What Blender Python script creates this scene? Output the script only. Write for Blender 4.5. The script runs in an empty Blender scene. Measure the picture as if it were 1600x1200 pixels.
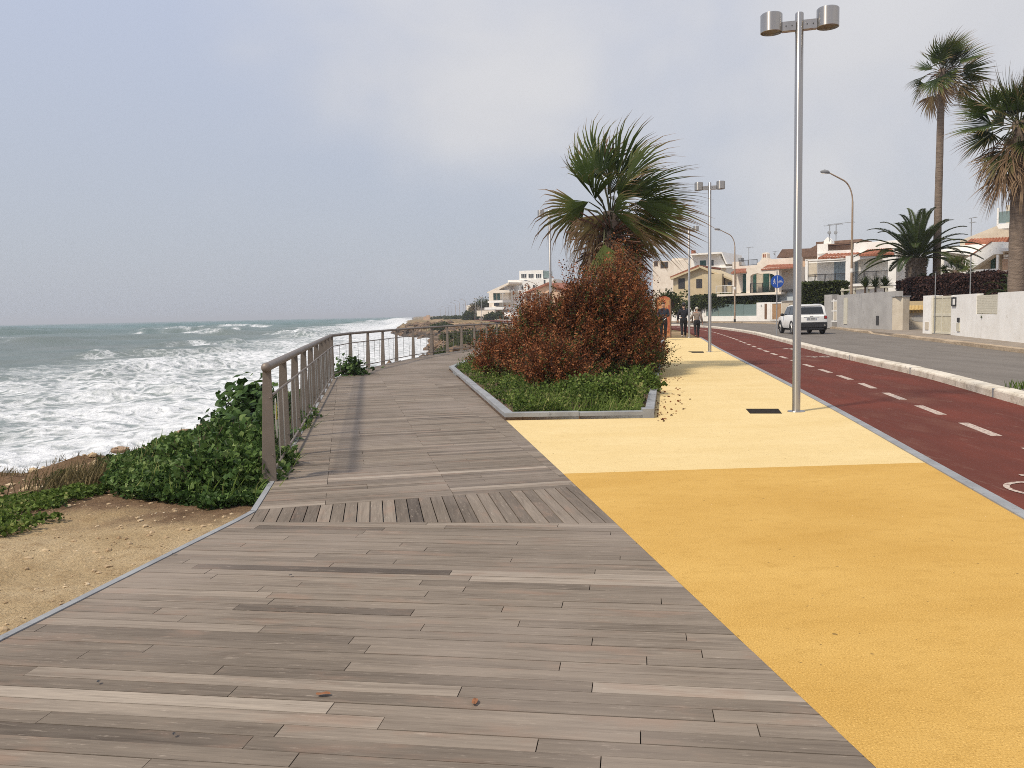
import bpy, math, random
import numpy as np
from mathutils import Vector, Matrix
random.seed(7)
rng = np.random.default_rng(7)
PI = math.pi
R = math.radians
sc = bpy.context.scene
COL = sc.collection

# ------------------------------------------------------------------ camera
FPX, CH = 1300.0, 1.5
TH = math.atan(109.4*math.cos(math.atan(.0205))/FPX)
RO = math.atan(.0205)
Fv = Vector((0, math.cos(TH), -math.sin(TH)))
R0, U0 = Vector((1, 0, 0)), Vector((0, math.sin(TH), math.cos(TH)))
Rv = R0*math.cos(RO) - U0*math.sin(RO)
Uv = R0*math.sin(RO) + U0*math.cos(RO)
CP = Vector((0, 0, CH))
cam = bpy.data.cameras.new('camera'); cam.lens = FPX/1600*36; cam.sensor_width = 36
cam.clip_end = 20000; cam.clip_start = .05
co = bpy.data.objects.new('camera', cam); COL.objects.link(co)
co.matrix_world = Matrix(((Rv.x, Uv.x, -Fv.x, 0), (Rv.y, Uv.y, -Fv.y, 0), (Rv.z, Uv.z, -Fv.z, CH), (0, 0, 0, 1)))
sc.camera = co

def ray(px, py): return Fv + Rv*((px-800)/FPX) + Uv*((600-py)/FPX)
def gp(px, py, z=0.0):
    r = ray(px, py); t = (z-CH)/r.z
    return Vector((r.x*t, r.y*t, z))
def at(px, py, Y):
    r = ray(px, py); t = Y/r.y
    return CP + r*t

# ------------------------------------------------------------------ noise
_perm = rng.permutation(4096)
_val = rng.random(4096)
def _h(ix, iy, iz): return _val[_perm[(_perm[(_perm[ix & 4095]+iy) & 4095]+iz) & 4095]]
def vnoise(x, y, z=0.0):
    x, y = np.broadcast_arrays(np.asarray(x, float), np.asarray(y, float)); z = np.broadcast_to(np.asarray(z, float), x.shape)
    ix, iy, iz = np.floor(x).astype(int), np.floor(y).astype(int), np.floor(z).astype(int)
    fx, fy, fz = x-ix, y-iy, z-iz
    fx, fy, fz = fx*fx*(3-2*fx), fy*fy*(3-2*fy), fz*fz*(3-2*fz)
    def L(a, b, t): return a+(b-a)*t
    a = L(L(_h(ix, iy, iz), _h(ix+1, iy, iz), fx), L(_h(ix, iy+1, iz), _h(ix+1, iy+1, iz), fx), fy)
    b = L(L(_h(ix, iy, iz+1), _h(ix+1, iy, iz+1), fx), L(_h(ix, iy+1, iz+1), _h(ix+1, iy+1, iz+1), fx), fy)
    return L(a, b, fz)*2-1
def fbm(x, y, z=0.0, o=4):
    s = 0; a = 1; n = 0
    x = np.asarray(x, float); y = np.asarray(y, float)
    for i in range(o):
        s = s+a*vnoise(x*2**i+17.3*i, y*2**i-9.1*i, np.asarray(z)*2.0**i+3.3*i); n += a; a *= .5
    return s/n
def sst(a, b, x):
    t = np.clip((np.asarray(x, float)-a)/(b-a), 0, 1); return t*t*(3-2*t)

# ------------------------------------------------------------------ materials
def newmat(name):
    m = bpy.data.materials.new(name); m.use_nodes = True
    nt = m.node_tree; nt.nodes.clear()
    out = nt.nodes.new('ShaderNodeOutputMaterial')
    b = nt.nodes.new('ShaderNodeBsdfPrincipled'); nt.links.new(b.outputs[0], out.inputs[0])
    return m, nt, b, out
def N(nt, t, **kw):
    n = nt.nodes.new(t)
    for k, v in kw.items(): setattr(n, k, v)
    return n
def col4(c): return (c[0], c[1], c[2], 1)
def noise(nt, vec, scale, detail=4, rough=.55, dist=0):
    n = N(nt, 'ShaderNodeTexNoise'); n.inputs['Scale'].default_value = scale
    n.inputs['Detail'].default_value = detail; n.inputs['Roughness'].default_value = rough
    n.inputs['Distortion'].default_value = dist
    if vec is not None: nt.links.new(vec, n.inputs['Vector'])
    return n.outputs[0]
def ramp(nt, fac, stops):
    r = N(nt, 'ShaderNodeValToRGB'); e = r.color_ramp.elements
    while len(e) > 1: e.remove(e[-1])
    e[0].position = stops[0][0]; e[0].color = col4(stops[0][1]) if len(stops[0][1]) == 3 else stops[0][1]
    for p, c in stops[1:]:
        k = e.new(p); k.color = col4(c)
    nt.links.new(fac, r.inputs[0]); return r.outputs[0]
def mixc(nt, fac, a, b, mode='MIX'):
    m = N(nt, 'ShaderNodeMix', data_type='RGBA', blend_type=mode)
    for i, v in ((0, fac), (6, a), (7, b)):
        if isinstance(v, (int, float)): m.inputs[i].default_value = v
        elif isinstance(v, (tuple, list)): m.inputs[i].default_value = col4(v)
        else: nt.links.new(v, m.inputs[i])
    return m.outputs[2]
def math_(nt, op, a, b=0.0, c=None, clamp=False):
    m = N(nt, 'ShaderNodeMath', operation=op, use_clamp=clamp)
    for i, v in enumerate((a, b) if c is None else (a, b, c)):
        if isinstance(v, (int, float)): m.inputs[i].default_value = v
        else: nt.links.new(v, m.inputs[i])
    return m.outputs[0]
def mrange(nt, v, a, b, c=0., d=1., t='SMOOTHSTEP'):
    m = N(nt, 'ShaderNodeMapRange', interpolation_type=t)
    nt.links.new(v, m.inputs[0])
    for i, q in enumerate((a, b, c, d)): m.inputs[i+1].default_value = q
    return m.outputs[0]
def bump(nt, b, h, strength=.4, dist=.01):
    n = N(nt, 'ShaderNodeBump'); n.inputs['Strength'].default_value = strength; n.inputs['Distance'].default_value = dist
    nt.links.new(h, n.inputs['Height']); nt.links.new(n.outputs[0], b.inputs['Normal'])
def objc(nt): return N(nt, 'ShaderNodeTexCoord').outputs['Object']
def geo(nt): return N(nt, 'ShaderNodeNewGeometry').outputs['Position']
def attr(nt, name): return N(nt, 'ShaderNodeAttribute', attribute_name=name)
def mapping(nt, vec, scale=(1, 1, 1), rot=(0, 0, 0)):
    m = N(nt, 'ShaderNodeMapping'); nt.links.new(vec, m.inputs[0]); m.inputs['Scale'].default_value = scale; m.inputs['Rotation'].default_value = rot
    return m.outputs[0]

def pmat(name, c1, c2=None, scale=3, rough=.7, metal=0, bmp=0, bscale=60, bdist=.005, lo=.35, hi=.65, spec=.5, streak=None, c3=None):
    """paint, plaster, stone: two tones blotched by noise, plus a fine grain"""
    m, nt, b, out = newmat(name)
    b.inputs['Roughness'].default_value = rough; b.inputs['Metallic'].default_value = metal
    b.inputs['Specular IOR Level'].default_value = spec
    g = objc(nt)
    if c2 is None: c2 = tuple(x*.86 for x in c1)
    v = mapping(nt, g, streak) if streak else g
    n = noise(nt, v, scale, 5, .6)
    c = ramp(nt, n, [(lo, c2), (hi, c1)])
    if c3 is not None:
        n2 = noise(nt, v, scale*4.3, 4, .65)
        c = mixc(nt, mrange(nt, n2, .58, .7), c, c3)
    nt.links.new(c, b.inputs['Base Color'])
    if bmp: bump(nt, b, noise(nt, g, bscale, 3), bmp, bdist)
    return m

def leafmat(name, stops, rough=.55, trans=.3):
    """leaf colours run along the per-leaf attribute called tone"""
    m, nt, b, out = newmat(name)
    a = attr(nt, 'tone')
    c = ramp(nt, a.outputs['Fac'], stops)
    nt.links.new(c, b.inputs['Base Color']); b.inputs['Roughness'].default_value = rough
    b.inputs['Specular IOR Level'].default_value = .12
    t = N(nt, 'ShaderNodeBsdfTranslucent'); nt.links.new(c, t.inputs[0])
    mx = N(nt, 'ShaderNodeMixShader'); mx.inputs[0].default_value = trans
    nt.links.new(b.outputs[0], mx.inputs[1]); nt.links.new(t.outputs[0], mx.inputs[2]); nt.links.new(mx.outputs[0], out.inputs[0])
    return m

# ------------------------------------------------------------------ objects
def tag(o, label=None, cat=None, group=None, kind=None):
    if label: o['label'] = label
    if cat: o['category'] = cat
    if group: o['group'] = group
    if kind: o['kind'] = kind
    return o
def empty(name, loc, rz=0, label=None, cat=None, group=None):
    o = bpy.data.objects.new(name, None); COL.objects.link(o); o.location = loc; o.rotation_euler = (0, 0, rz)
    o.empty_display_size = .2
    return tag(o, label, cat, group)
def dup(o, parent=None):
    c = o.copy(); COL.objects.link(c)
    if parent: c.parent = parent
    for ch in list(o.children): dup(ch, c)
    return c

def npmesh(name, V, F, mat, parent=None, tone=None, smooth=False, mi=None, vec=None):
    """V (n,3); F list of integer arrays (m,k)"""
    me = bpy.data.meshes.new(name)
    V = np.asarray(V, np.float32); me.vertices.add(len(V)); me.vertices.foreach_set('co', V.ravel())
    F = [np.asarray(f, np.int32) for f in F if len(f)]
    tot = sum(f.size for f in F); np_ = sum(len(f) for f in F)
    me.loops.add(tot); me.polygons.add(np_)
    me.loops.foreach_set('vertex_index', np.concatenate([f.ravel() for f in F]))
    sizes = np.concatenate([np.full(len(f), f.shape[1], np.int32) for f in F])
    st = np.concatenate([[0], np.cumsum(sizes)[:-1]]).astype(np.int32)
    me.polygons.foreach_set('loop_start', st)
    me.polygons.foreach_set('use_smooth', np.full(np_, smooth, bool))
    for m in (mat if isinstance(mat, (list, tuple)) else [mat]): me.materials.append(m)
    if mi is not None: me.polygons.foreach_set('material_index', np.asarray(mi, np.int32))
    if tone is not None:
        a = me.attributes.new('tone', 'FLOAT', 'POINT'); a.data.foreach_set('value', np.asarray(tone, np.float32))
    if vec is not None:
        a = me.attributes.new('grain', 'FLOAT_VECTOR', 'POINT'); a.data.foreach_set('vector', np.asarray(vec, np.float32).ravel())
    me.update(calc_edges=True); me.validate()
    o = bpy.data.objects.new(name, me); COL.objects.link(o)
    if parent: o.parent = parent
    return o

class MB:
    def __init__(s): s.v = []; s.f = []; s.m = []
    def add(s, vs, fs, m=0):
        b = len(s.v); s.v += [tuple(v) for v in vs]; s.f += [tuple(b+i for i in f) for f in fs]; s.m += [m]*len(fs)
    def box(s, x0, x1, y0, y1, z0, z1, m=0, mat=None):
        vs = [Vector((x, y, z)) for z in (z0, z1) for (x, y) in ((x0, y0), (x1, y0), (x1, y1), (x0, y1))]
        if mat is not None: vs = [mat @ v for v in vs]
        s.add(vs, [(3, 2, 1, 0), (4, 5, 6, 7), (0, 1, 5, 4), (1, 2, 6, 5), (2, 3, 7, 6), (3, 0, 4, 7)], m); return s
    def prism(s, poly, z0, z1, m=0):
        n = len(poly)
        a = sum(poly[i][0]*poly[(i+1) % n][1]-poly[(i+1) % n][0]*poly[i][1] for i in range(n))
        if a < 0: poly = poly[::-1]
        s.add([(p[0], p[1], z0) for p in poly]+[(p[0], p[1], z1) for p in poly],
              [tuple(range(n))[::-1], tuple(range(n, 2*n))]+[(i, (i+1) % n, n+(i+1) % n, n+i) for i in range(n)], m); return s
    def yprism(s, poly, y0, y1, m=0):
        """polygon in x,z extruded along y"""
        n = len(poly)
        a = sum(poly[i][0]*poly[(i+1) % n][1]-poly[(i+1) % n][0]*poly[i][1] for i in range(n))
        if a < 0: poly = poly[::-1]
        s.add([(p[0], y0, p[1]) for p in poly]+[(p[0], y1, p[1]) for p in poly],
              [tuple(range(n)), tuple(range(n, 2*n))[::-1]]+[(n+i, n+(i+1) % n, (i+1) % n, i) for i in range(n)], m); return s
    def tube(s, pts, rad, n=10, m=0, cap=True, sx=1.0):
        pts = [Vector(p) for p in pts]
        if not isinstance(rad, (list, tuple)): rad = [rad]*len(pts)
        rings = []; ref = None
        for i, p in enumerate(pts):
            d = (pts[min(i+1, len(pts)-1)]-pts[max(i-1, 0)]).normalized()
            if ref is None: ref = Vector((1, 0, 0)) if abs(d.x) < .9 else Vector((0, 1, 0))
            a = (ref-d*ref.dot(d)).normalized(); b = d.cross(a); ref = a
            rings.append([p+(a*math.cos(2*PI*k/n)*sx+b*math.sin(2*PI*k/n))*rad[i] for k in range(n)])
        vs = [v for r in rings for v in r]; fs = []
        for i in range(len(pts)-1):
            for k in range(n): fs.append((i*n+k, i*n+(k+1) % n, (i+1)*n+(k+1) % n, (i+1)*n+k))
        if cap: fs += [tuple(range(n))[::-1], tuple(range((len(pts)-1)*n, len(pts)*n))]
        s.add(vs, fs, m); return s
    def lathe(s, prof, c=(0, 0, 0), n=20, m=0):
        vs = []; fs = []; L = len(prof)
        for (r, z) in prof:
            vs += [(c[0]+r*math.cos(2*PI*k/n), c[1]+r*math.sin(2*PI*k/n), c[2]+z) for k in range(n)]
        for i in range(L-1):
            for k in range(n): fs.append((i*n+k, i*n+(k+1) % n, (i+1)*n+(k+1) % n, (i+1)*n+k))
        s.add(vs, fs, m); return s
    def ell(s, c, r, nu=12, nv=8, m=0):
        vs = []; fs = []
        for j in range(nv+1):
            t = PI*j/nv
            for k in range(nu):
                p = 2*PI*k/nu; vs.append((c[0]+r[0]*math.sin(t)*math.cos(p), c[1]+r[1]*math.sin(t)*math.sin(p), c[2]-r[2]*math.cos(t)))
        for j in range(nv):
            for k in range(nu): fs.append((j*nu+k, j*nu+(k+1) % nu, (j+1)*nu+(k+1) % nu, (j+1)*nu+k))
        s.add(vs, fs, m); return s
    def build(s, name, mats, parent=None, smooth=False, bevel=0, seg=2):
        me = bpy.data.meshes.new(name); me.from_pydata(s.v, [], s.f)
        for m in (mats if isinstance(mats, (list, tuple)) else [mats]): me.materials.append(m)
        me.polygons.foreach_set('material_index', s.m)
        me.polygons.foreach_set('use_smooth', [bool(smooth)]*len(s.f))
        me.update(); o = bpy.data.objects.new(name, me); COL.objects.link(o)
        if smooth:
            try: me.set_sharp_from_angle(angle=R(40))
            except Exception: pass
        if bevel:
            b = o.modifiers.new('b', 'BEVEL'); b.width = bevel; b.segments = seg; b.limit_method = 'ANGLE'
        if parent: o.parent = parent
        return o

# leaves: rhombus cards, folded a little along the midrib
def leaves(P, size, tone, up=.3, aspect=.45, droop=0., D=None):
    n = len(P); size = np.broadcast_to(size, (n,))
    if D is None: D = rng.normal(size=(n, 3)); D[:, 2] = D[:, 2]*.6+up
    D = D/np.linalg.norm(D, axis=1, keepdims=True)
    Q = rng.normal(size=(n, 3)); S = np.cross(D, Q); S /= np.linalg.norm(S, axis=1, keepdims=True)
    Nn = np.cross(S, D)
    L = size[:, None]
    b = P; t = P+D*L-np.array([0, 0, 1])*L*droop; mid = P+D*L*.5
    l = mid+S*L*aspect+Nn*L*.12; r = mid-S*L*aspect+Nn*L*.12
    V = np.stack([b, l, t, r], 1).reshape(-1, 3)
    i = np.arange(n)[:, None]*4
    F = np.concatenate([i+[0, 1, 2], i+[0, 2, 3]])
    return V, F, np.repeat(tone, 4)
def segs(A, B, ra, rb):
    """thin three-sided twigs"""
    n = len(A); d = B-A; d = d/np.maximum(np.linalg.norm(d, axis=1, keepdims=True), 1e-6)
    q = np.where(np.abs(d[:, 2:3]) < .9, np.array([[0, 0, 1.]]), np.array([[1., 0, 0]]))
    a = np.cross(d, q); a /= np.linalg.norm(a, axis=1, keepdims=True); b = np.cross(d, a)
    ra = np.broadcast_to(ra, (n,))[:, None]; rb = np.broadcast_to(rb, (n,))[:, None]
    vs = []
    for (p, r) in ((A, ra), (B, rb)):
        for k in range(3): vs.append(p+(a*math.cos(2.094*k)+b*math.sin(2.094*k))*r)
    V = np.stack(vs, 1).reshape(-1, 3); i = np.arange(n)[:, None]*6
    F = np.concatenate([i+[0, 1, 4, 3], i+[1, 2, 5, 4], i+[2, 0, 3, 5]])
    return V, F

def clip(poly, nx, ny, c):
    """keep the side where nx*x+ny*y >= c"""
    out = []; n = len(poly)
    for i in range(n):
        p, q = poly[i], poly[(i+1) % n]
        a, b = nx*p[0]+ny*p[1]-c, nx*q[0]+ny*q[1]-c
        if a >= 0: out.append(p)
        if (a >= 0) != (b >= 0):
            t = a/(a-b); out.append((p[0]+(q[0]-p[0])*t, p[1]+(q[1]-p[1])*t))
    return out
# ------------------------------------------------------------------ light and sky
SUN_EL, SUN_AZ = R(53), math.atan2(-.82, -.57)          # azimuth measured from +Y towards +X
sund = Vector((math.sin(SUN_AZ)*math.cos(SUN_EL), math.cos(SUN_AZ)*math.cos(SUN_EL), math.sin(SUN_EL)))
sl = bpy.data.lights.new('sun', 'SUN'); sl.energy = 3.4; sl.angle = R(6); sl.color = (1.0, .90, .74)
so = bpy.data.objects.new('sun', sl); COL.objects.link(so)
so.rotation_euler = (-sund).to_track_quat('-Z', 'Y').to_euler()
w = bpy.data.worlds.new('World'); sc.world = w; w.use_nodes = True
nt = w.node_tree; nt.nodes.clear()
wo = N(nt, 'ShaderNodeOutputWorld'); bg = N(nt, 'ShaderNodeBackground'); nt.links.new(bg.outputs[0], wo.inputs[0])
sky = N(nt, 'ShaderNodeTexSky', sky_type='NISHITA'); sky.sun_disc = False
sky.sun_elevation = SUN_EL; sky.sun_rotation = SUN_AZ; sky.dust_density = 2.5; sky.air_density = 1.2; sky.ozone_density = 1.5
tc = N(nt, 'ShaderNodeTexCoord').outputs['Generated']
n1 = noise(nt, mapping(nt, tc, (1, 1, 1.8)), 1.7, 4, .45, .2)
n2 = noise(nt, mapping(nt, tc, (1.2, 1, 1.5)), 3.6, 4, .5, .3)
sx = N(nt, 'ShaderNodeSeparateXYZ'); nt.links.new(tc, sx.inputs[0])
s = math_(nt, 'ADD', math_(nt, 'MULTIPLY', n1, .70), math_(nt, 'MULTIPLY', n2, .30))
s = math_(nt, 'ADD', s, math_(nt, 'MULTIPLY', sx.outputs[0], .22))        # more cloud inland, to the right
fac = mrange(nt, s, .46, .72, .0, .80)
gr = mrange(nt, sx.outputs[2], 0.0, .5)
veil = mixc(nt, gr, (5.15, 5.5, 6.25), (5.7, 6.3, 8.0))     # haze veil, greyer low down
cloud = mixc(nt, n2, (5.9, 5.95, 6.3), (8.0, 7.85, 7.75))
c = mixc(nt, .84, sky.outputs[0], veil)
c = mixc(nt, fac, c, cloud)
nt.links.new(c, bg.inputs[0]); bg.inputs[1].default_value = .096
sc.view_settings.view_transform = 'Standard'; sc.view_settings.look = 'None'
sc.view_settings.exposure = .08; sc.view_settings.gamma = 1
sc.cycles.use_denoising = False; sc.cycles.filter_width = .95; sc.cycles.max_bounces = 6; sc.cycles.volume_bounces = 0; sc.cycles.transparent_max_bounces = 8

# ------------------------------------------------------------------ shared materials
M = {}
AROT = .25
M['steel'] = pmat('brushed_steel', (.50, .475, .445), (.42, .40, .375), 8, .34, .9, streak=(1, 1, .05))
_nt = M['steel'].node_tree; _tg = N(_nt, 'ShaderNodeTangent', direction_type='RADIAL', axis='Z'); _b = _nt.nodes['Principled BSDF']; _nt.links.new(_tg.outputs[0], _b.inputs['Tangent']); _b.inputs['Anisotropic'].default_value = .85; _b.inputs['Anisotropic Rotation'].default_value = AROT
M['railpaint'] = pmat('taupe_metal_paint', (.215, .175, .145), (.18, .148, .12), 5, .5, .25)
M['white'] = pmat('white_wall', (.86, .84, .80), (.77, .74, .69), 1.2, .85, bmp=.2, bscale=30, c3=(.66, .62, .56), lo=.3, hi=.6)
M['white2'] = pmat('cream_wall', (.76, .68, .58), (.66, .57, .47), 1.1, .85, bmp=.2, bscale=30, lo=.3, hi=.6)
M['beige'] = pmat('beige_plaster', (.62, .55, .44), (.52, .45, .35), 1.5, .9, bmp=.3, bscale=30, c3=(.42, .36, .29))
M['ochre'] = pmat('ochre_wall', (.60, .49, .32), (.52, .42, .26), 1.1, .9)
M['salmon'] = pmat('salmon_wall', (.64, .44, .30), (.56, .38, .26), 1.1, .9)
M['grey'] = pmat('grey_plaster', (.44, .425, .405), (.36, .345, .33), 1.0, .9, bmp=.3, bscale=25, c3=(.23, .22, .21))
M['stone'] = pmat('grey_stone', (.30, .31, .32), (.22, .225, .235), 3, .75, bmp=.3, bscale=40, c3=(.17, .17, .17))
M['kerb'] = pmat('limestone_kerb', (.68, .62, .52), (.50, .44, .35), 2.2, .85, bmp=.6, bscale=25, bdist=.012, c3=(.25, .22, .18), lo=.40, hi=.56)
M['kerbold'] = pmat('worn_kerb', (.46, .36, .25), (.32, .24, .16), 2.5, .9, bmp=.8, bscale=12, bdist=.03, c3=(.2, .15, .1))
M['cover'] = pmat('rusty_iron_cover', (.035, .028, .022), (.02, .016, .013), 20, .95, spec=.1)
M['dark'] = pmat('dark_metal', (.045, .04, .04), (.03, .03, .03), 5, .5)
M['black'] = pmat('black_plastic', (.02, .02, .022), None, 5, .55)
M['brown'] = pmat('brown_wood', (.22, .12, .065), (.16, .085, .045), 4, .6, streak=(1, 1, .1))
M['green'] = pmat('green_shutter', (.02, .085, .065), (.015, .065, .05), 5, .5)
M['blueg'] = pmat('bluegrey_shutter', (.30, .37, .42), (.25, .32, .37), 5, .5)
M['cream'] = pmat('cream_metal', (.66, .62, .50), (.58, .54, .43), 5, .5)
M['concrete'] = pmat('sidewalk_concrete', (.30, .25, .20), (.22, .18, .14), .8, .95, bmp=.5, bscale=30, bdist=.01, c3=(.18, .14, .1))
M['lens'] = pmat('lamp_lens', (.20, .17, .14), None, 5, .4)
M['barklike'] = pmat('palm_bark', (.25, .19, .145), (.14, .105, .08), 3, .95, bmp=.9, bscale=18, bdist=.03, streak=(1, 1, 6))
M['wood'] = pmat('stem_wood', (.12, .075, .05), (.07, .045, .03), 9, .9)
def glassm(name, c, r=.08, al=1.0):
    m, nt, b, o = newmat(name); b.inputs['Base Color'].default_value = col4(c); b.inputs['Roughness'].default_value = r
    b.inputs['Specular IOR Level'].default_value = .8; b.inputs['Alpha'].default_value = al; return m
M['glass'] = glassm('window_glass', (.03, .035, .04))
M['glassg'] = glassm('green_tinted_glass', (.20, .27, .26), .12, .82)
def tilem():
    m, nt, b, o = newmat('terracotta_tiles'); g = objc(nt)
    wv = N(nt, 'ShaderNodeTexWave', bands_direction='X'); wv.inputs['Scale'].default_value = 1.6; nt.links.new(g, wv.inputs[0])
    c = ramp(nt, noise(nt, g, 4, 4), [(.3, (.22, .075, .04)), (.7, (.42, .16, .09))])
    nt.links.new(c, b.inputs[0]); b.inputs['Roughness'].default_value = .85; bump(nt, b, wv.outputs[1], .8, .06); return m
M['tile'] = tilem()
M['oldtile'] = pmat('old_brown_roof', (.20, .12, .085), (.13, .075, .05), 3, .9)

def woodm():
    m, nt, b, o = newmat('weathered_deck_boards')
    a = attr(nt, 'grain').outputs['Vector']; t = attr(nt, 'tone').outputs['Fac']
    base = ramp(nt, t, [(0, (.082, .066, .053)), (.3, (.148, .121, .095)), (.65, (.232, .192, .153)), (1, (.39, .335, .275))])
    g1 = noise(nt, mapping(nt, a, (1.6, 26, 1)), 1.0, 6, .62, .8)
    g2 = noise(nt, mapping(nt, a, (6, 170, 1)), 1.0, 3, .5)
    blot = noise(nt, mapping(nt, a, (2.3, 6, 1)), 1.0, 4, .6)
    k = math_(nt, 'ADD', math_(nt, 'MULTIPLY', g1, .75), math_(nt, 'MULTIPLY', g2, .3))
    c = mixc(nt, 1.0, base, ramp(nt, k, [(.32, (.64, .61, .59)), (.50, (.97, .965, .96)), (.72, (1.32, 1.31, 1.29))]), 'MULTIPLY')
    c = mixc(nt, mrange(nt, blot, .52, .72, 0, .45), c, (.27, .175, .125)); fl = noise(nt, mapping(nt, a, (9, 60, 1)), 1.0, 5, .75); c = mixc(nt, mrange(nt, fl, .56, .74, 0, .55), c, (.44, .37, .30)); c = mixc(nt, mrange(nt, fl, .24, .40, .55, 0), c, (.11, .082, .065))
    big = noise(nt, mapping(nt, geo(nt), (.5, .5, .5)), 1.0, 3)
    c = mixc(nt, mrange(nt, big, .4, .7, 0, .35), c, (.33, .275, .235))
    nt.links.new(c, b.inputs[0]); b.inputs['Roughness'].default_value = .7; b.inputs['Specular IOR Level'].default_value = .16
    bump(nt, b, k, .25, .003); return m
M['deck'] = woodm()
def resin(name, c1, c2, c3):
    m, nt, b, o = newmat(name); g = geo(nt)
    grain = noise(nt, g, 120, 4, .8); v = N(nt, 'ShaderNodeTexVoronoi'); v.inputs['Scale'].default_value = 170; nt.links.new(g, v.inputs[0])
    big = noise(nt, mapping(nt, g, (.6, 1.1, 1)), 1.1, 6, .6)
    mid = noise(nt, mapping(nt, g, (1, 1.6, 1)), 7, 7, .75)
    c = ramp(nt, big, [(.3, c2), (.68, c1)])
    c = mixc(nt, mrange(nt, mid, .48, .70, 0, .55), c, tuple(x*.86 for x in c2))
    c = mixc(nt, mrange(nt, grain, .52, .66, 0, .85), c, c3)
    c = mixc(nt, mrange(nt, grain, .34, .46, .75, 0), c, tuple(min(1, x*1.35+.03) for x in c1))
    spot = noise(nt, g, 27, 1, .3)
    c = mixc(nt, mrange(nt, spot, .765, .80, 0, .7), c, (.16, .10, .04))
    nt.links.new(c, b.inputs[0]); b.inputs['Roughness'].default_value = .9; b.inputs['Specular IOR Level'].default_value = .08
    bump(nt, b, math_(nt, 'ADD', grain, v.outputs[0]), .6, .004); return m
M['yl'] = resin('pale_yellow_resin', (.73, .57, .30), (.66, .495, .235), (.52, .365, .15))
M['yd'] = resin('orange_yellow_resin', (.61, .385, .115), (.51, .30, .075), (.33, .18, .04))
def redm():
    m, nt, b, o = newmat('dark_red_cycle_path'); g = geo(nt)
    big = noise(nt, mapping(nt, g, (1.2, .35, 1), (0, 0, -.18)), 1.0, 6, .62); fine = noise(nt, g, 150, 3, .7)
    c = ramp(nt, big, [(.3, (.165, .046, .032)), (.55, (.118, .038, .028)), (.75, (.165, .070, .050))])
    scuff = noise(nt, mapping(nt, g, (3.2, .5, 1), (0, 0, -.18)), 2.2, 6, .75)
    c = mixc(nt, mrange(nt, scuff, .56, .80, 0, .55), c, (.30, .21, .16))
    c = mixc(nt, mrange(nt, fine, .5, .7, 0, .4), c, (.07, .03, .026))
    nt.links.new(c, b.inputs[0]); b.inputs['Roughness'].default_value = .9; b.inputs['Specular IOR Level'].default_value = .10; bump(nt, b, fine, .4, .004); return m
M['red'] = redm()
def asph():
    m, nt, b, o = newmat('old_asphalt'); g = geo(nt)
    big = noise(nt, mapping(nt, g, (1.5, .25, 1), (0, 0, -.18)), 1.0, 6, .6); fine = noise(nt, g, 120, 3, .7)
    c = ramp(nt, big, [(.3, (.150, .132, .115)), (.7, (.205, .182, .160))])
    c = mixc(nt, mrange(nt, fine, .5, .7, 0, .35), c, (.09, .08, .07))
    nt.links.new(c, b.inputs[0]); b.inputs['Roughness'].default_value = .9; b.inputs['Specular IOR Level'].default_value = .2; bump(nt, b, fine, .5, .005); return m
M['asphalt'] = asph()
def paintm():
    m, nt, b, o = newmat('worn_road_paint'); g = geo(nt)
    n = noise(nt, g, 22, 5, .75)
    c = mixc(nt, mrange(nt, n, .46, .62, 0, .85), (.52, .43, .36), (.16, .075, .06)); nt.links.new(c, b.inputs[0]); b.inputs['Roughness'].default_value = .8; return m
M['paint'] = paintm()

# ------------------------------------------------------------------ coast line, terrain
CY = [-60, -20, 0, 8, 11.8, 12.5, 13.8, 16.8, 20, 25, 30, 36, 45, 60, 90, 110, 150, 185, 230, 270, 350, 500, 800, 1100, 2000, 4000]
CX = [-16, -11, -9, -8.2, -7.3, -6.4, -5.9, -5.9, -6.6, -6.6, -5.4, -4.0, -3.6, -3.6, -6.6, -8.0, -9, -12, -26, -34, -42, -60, -90, -125, -230, -470]
def coast(y): return np.interp(y, CY, CX)
SEA = -3.5
def H(x, y):
    x = np.asarray(x, float); y = np.asarray(y, float)
    s = x-coast(y)-fbm(x*.35, y*.35, 2.)*(.35+sst(60, 200, y)*2.)
    wd = 2.2+sst(45, 160, y)*7
    z = -.11-.55*(1-sst(0, 4.5, s))
    z = z-4.6*(1-sst(-wd, .3, s))
    rock = sst(-wd-1, -.3, s)*(1-sst(.0, 2.5, s))
    z = z+rock*fbm(x*.8, y*.8, 5.)*(.35+.4*sst(40, 90, y))
    edge = 1-sst(3.5, 6, s)
    z = z+edge*fbm(x*1.7, y*1.7, 1.)*.12
    far = sst(46, 70, y)*(1-sst(8, 16, s))
    z = z+far*(fbm(x*.12, y*.12, 9.)*.45-.55)
    rough = 1-sst(-2.9, -2.2, x)*(1-sst(44, 48, y))
    z = z+rough*fbm(x*3.1, y*3.1, 4., 3)*.035*(1-sst(30, 60, y))
    return z
def Hs(x, y): return float(H(np.array([x]), np.array([y]))[0])
ys = np.concatenate([np.arange(-30, 0, 1.), np.arange(0, 24, .16), 24*1.018**np.arange(0, 260)])
ss = np.concatenate([-14-np.arange(8, 0, -1)*2., np.arange(-14, 6.5, .2), 6.5*1.09**np.arange(0, 62)])
Xg = coast(ys)[:, None]+ss[None, :]; Yg = np.repeat(ys[:, None], len(ss), 1)
Zg = H(Xg, Yg)
nr, nc = Xg.shape
idx = np.arange(nr*nc).reshape(nr, nc)
Fq = np.stack([idx[:-1, :-1], idx[:-1, 1:], idx[1:, 1:], idx[1:, :-1]], -1).reshape(-1, 4)
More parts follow.
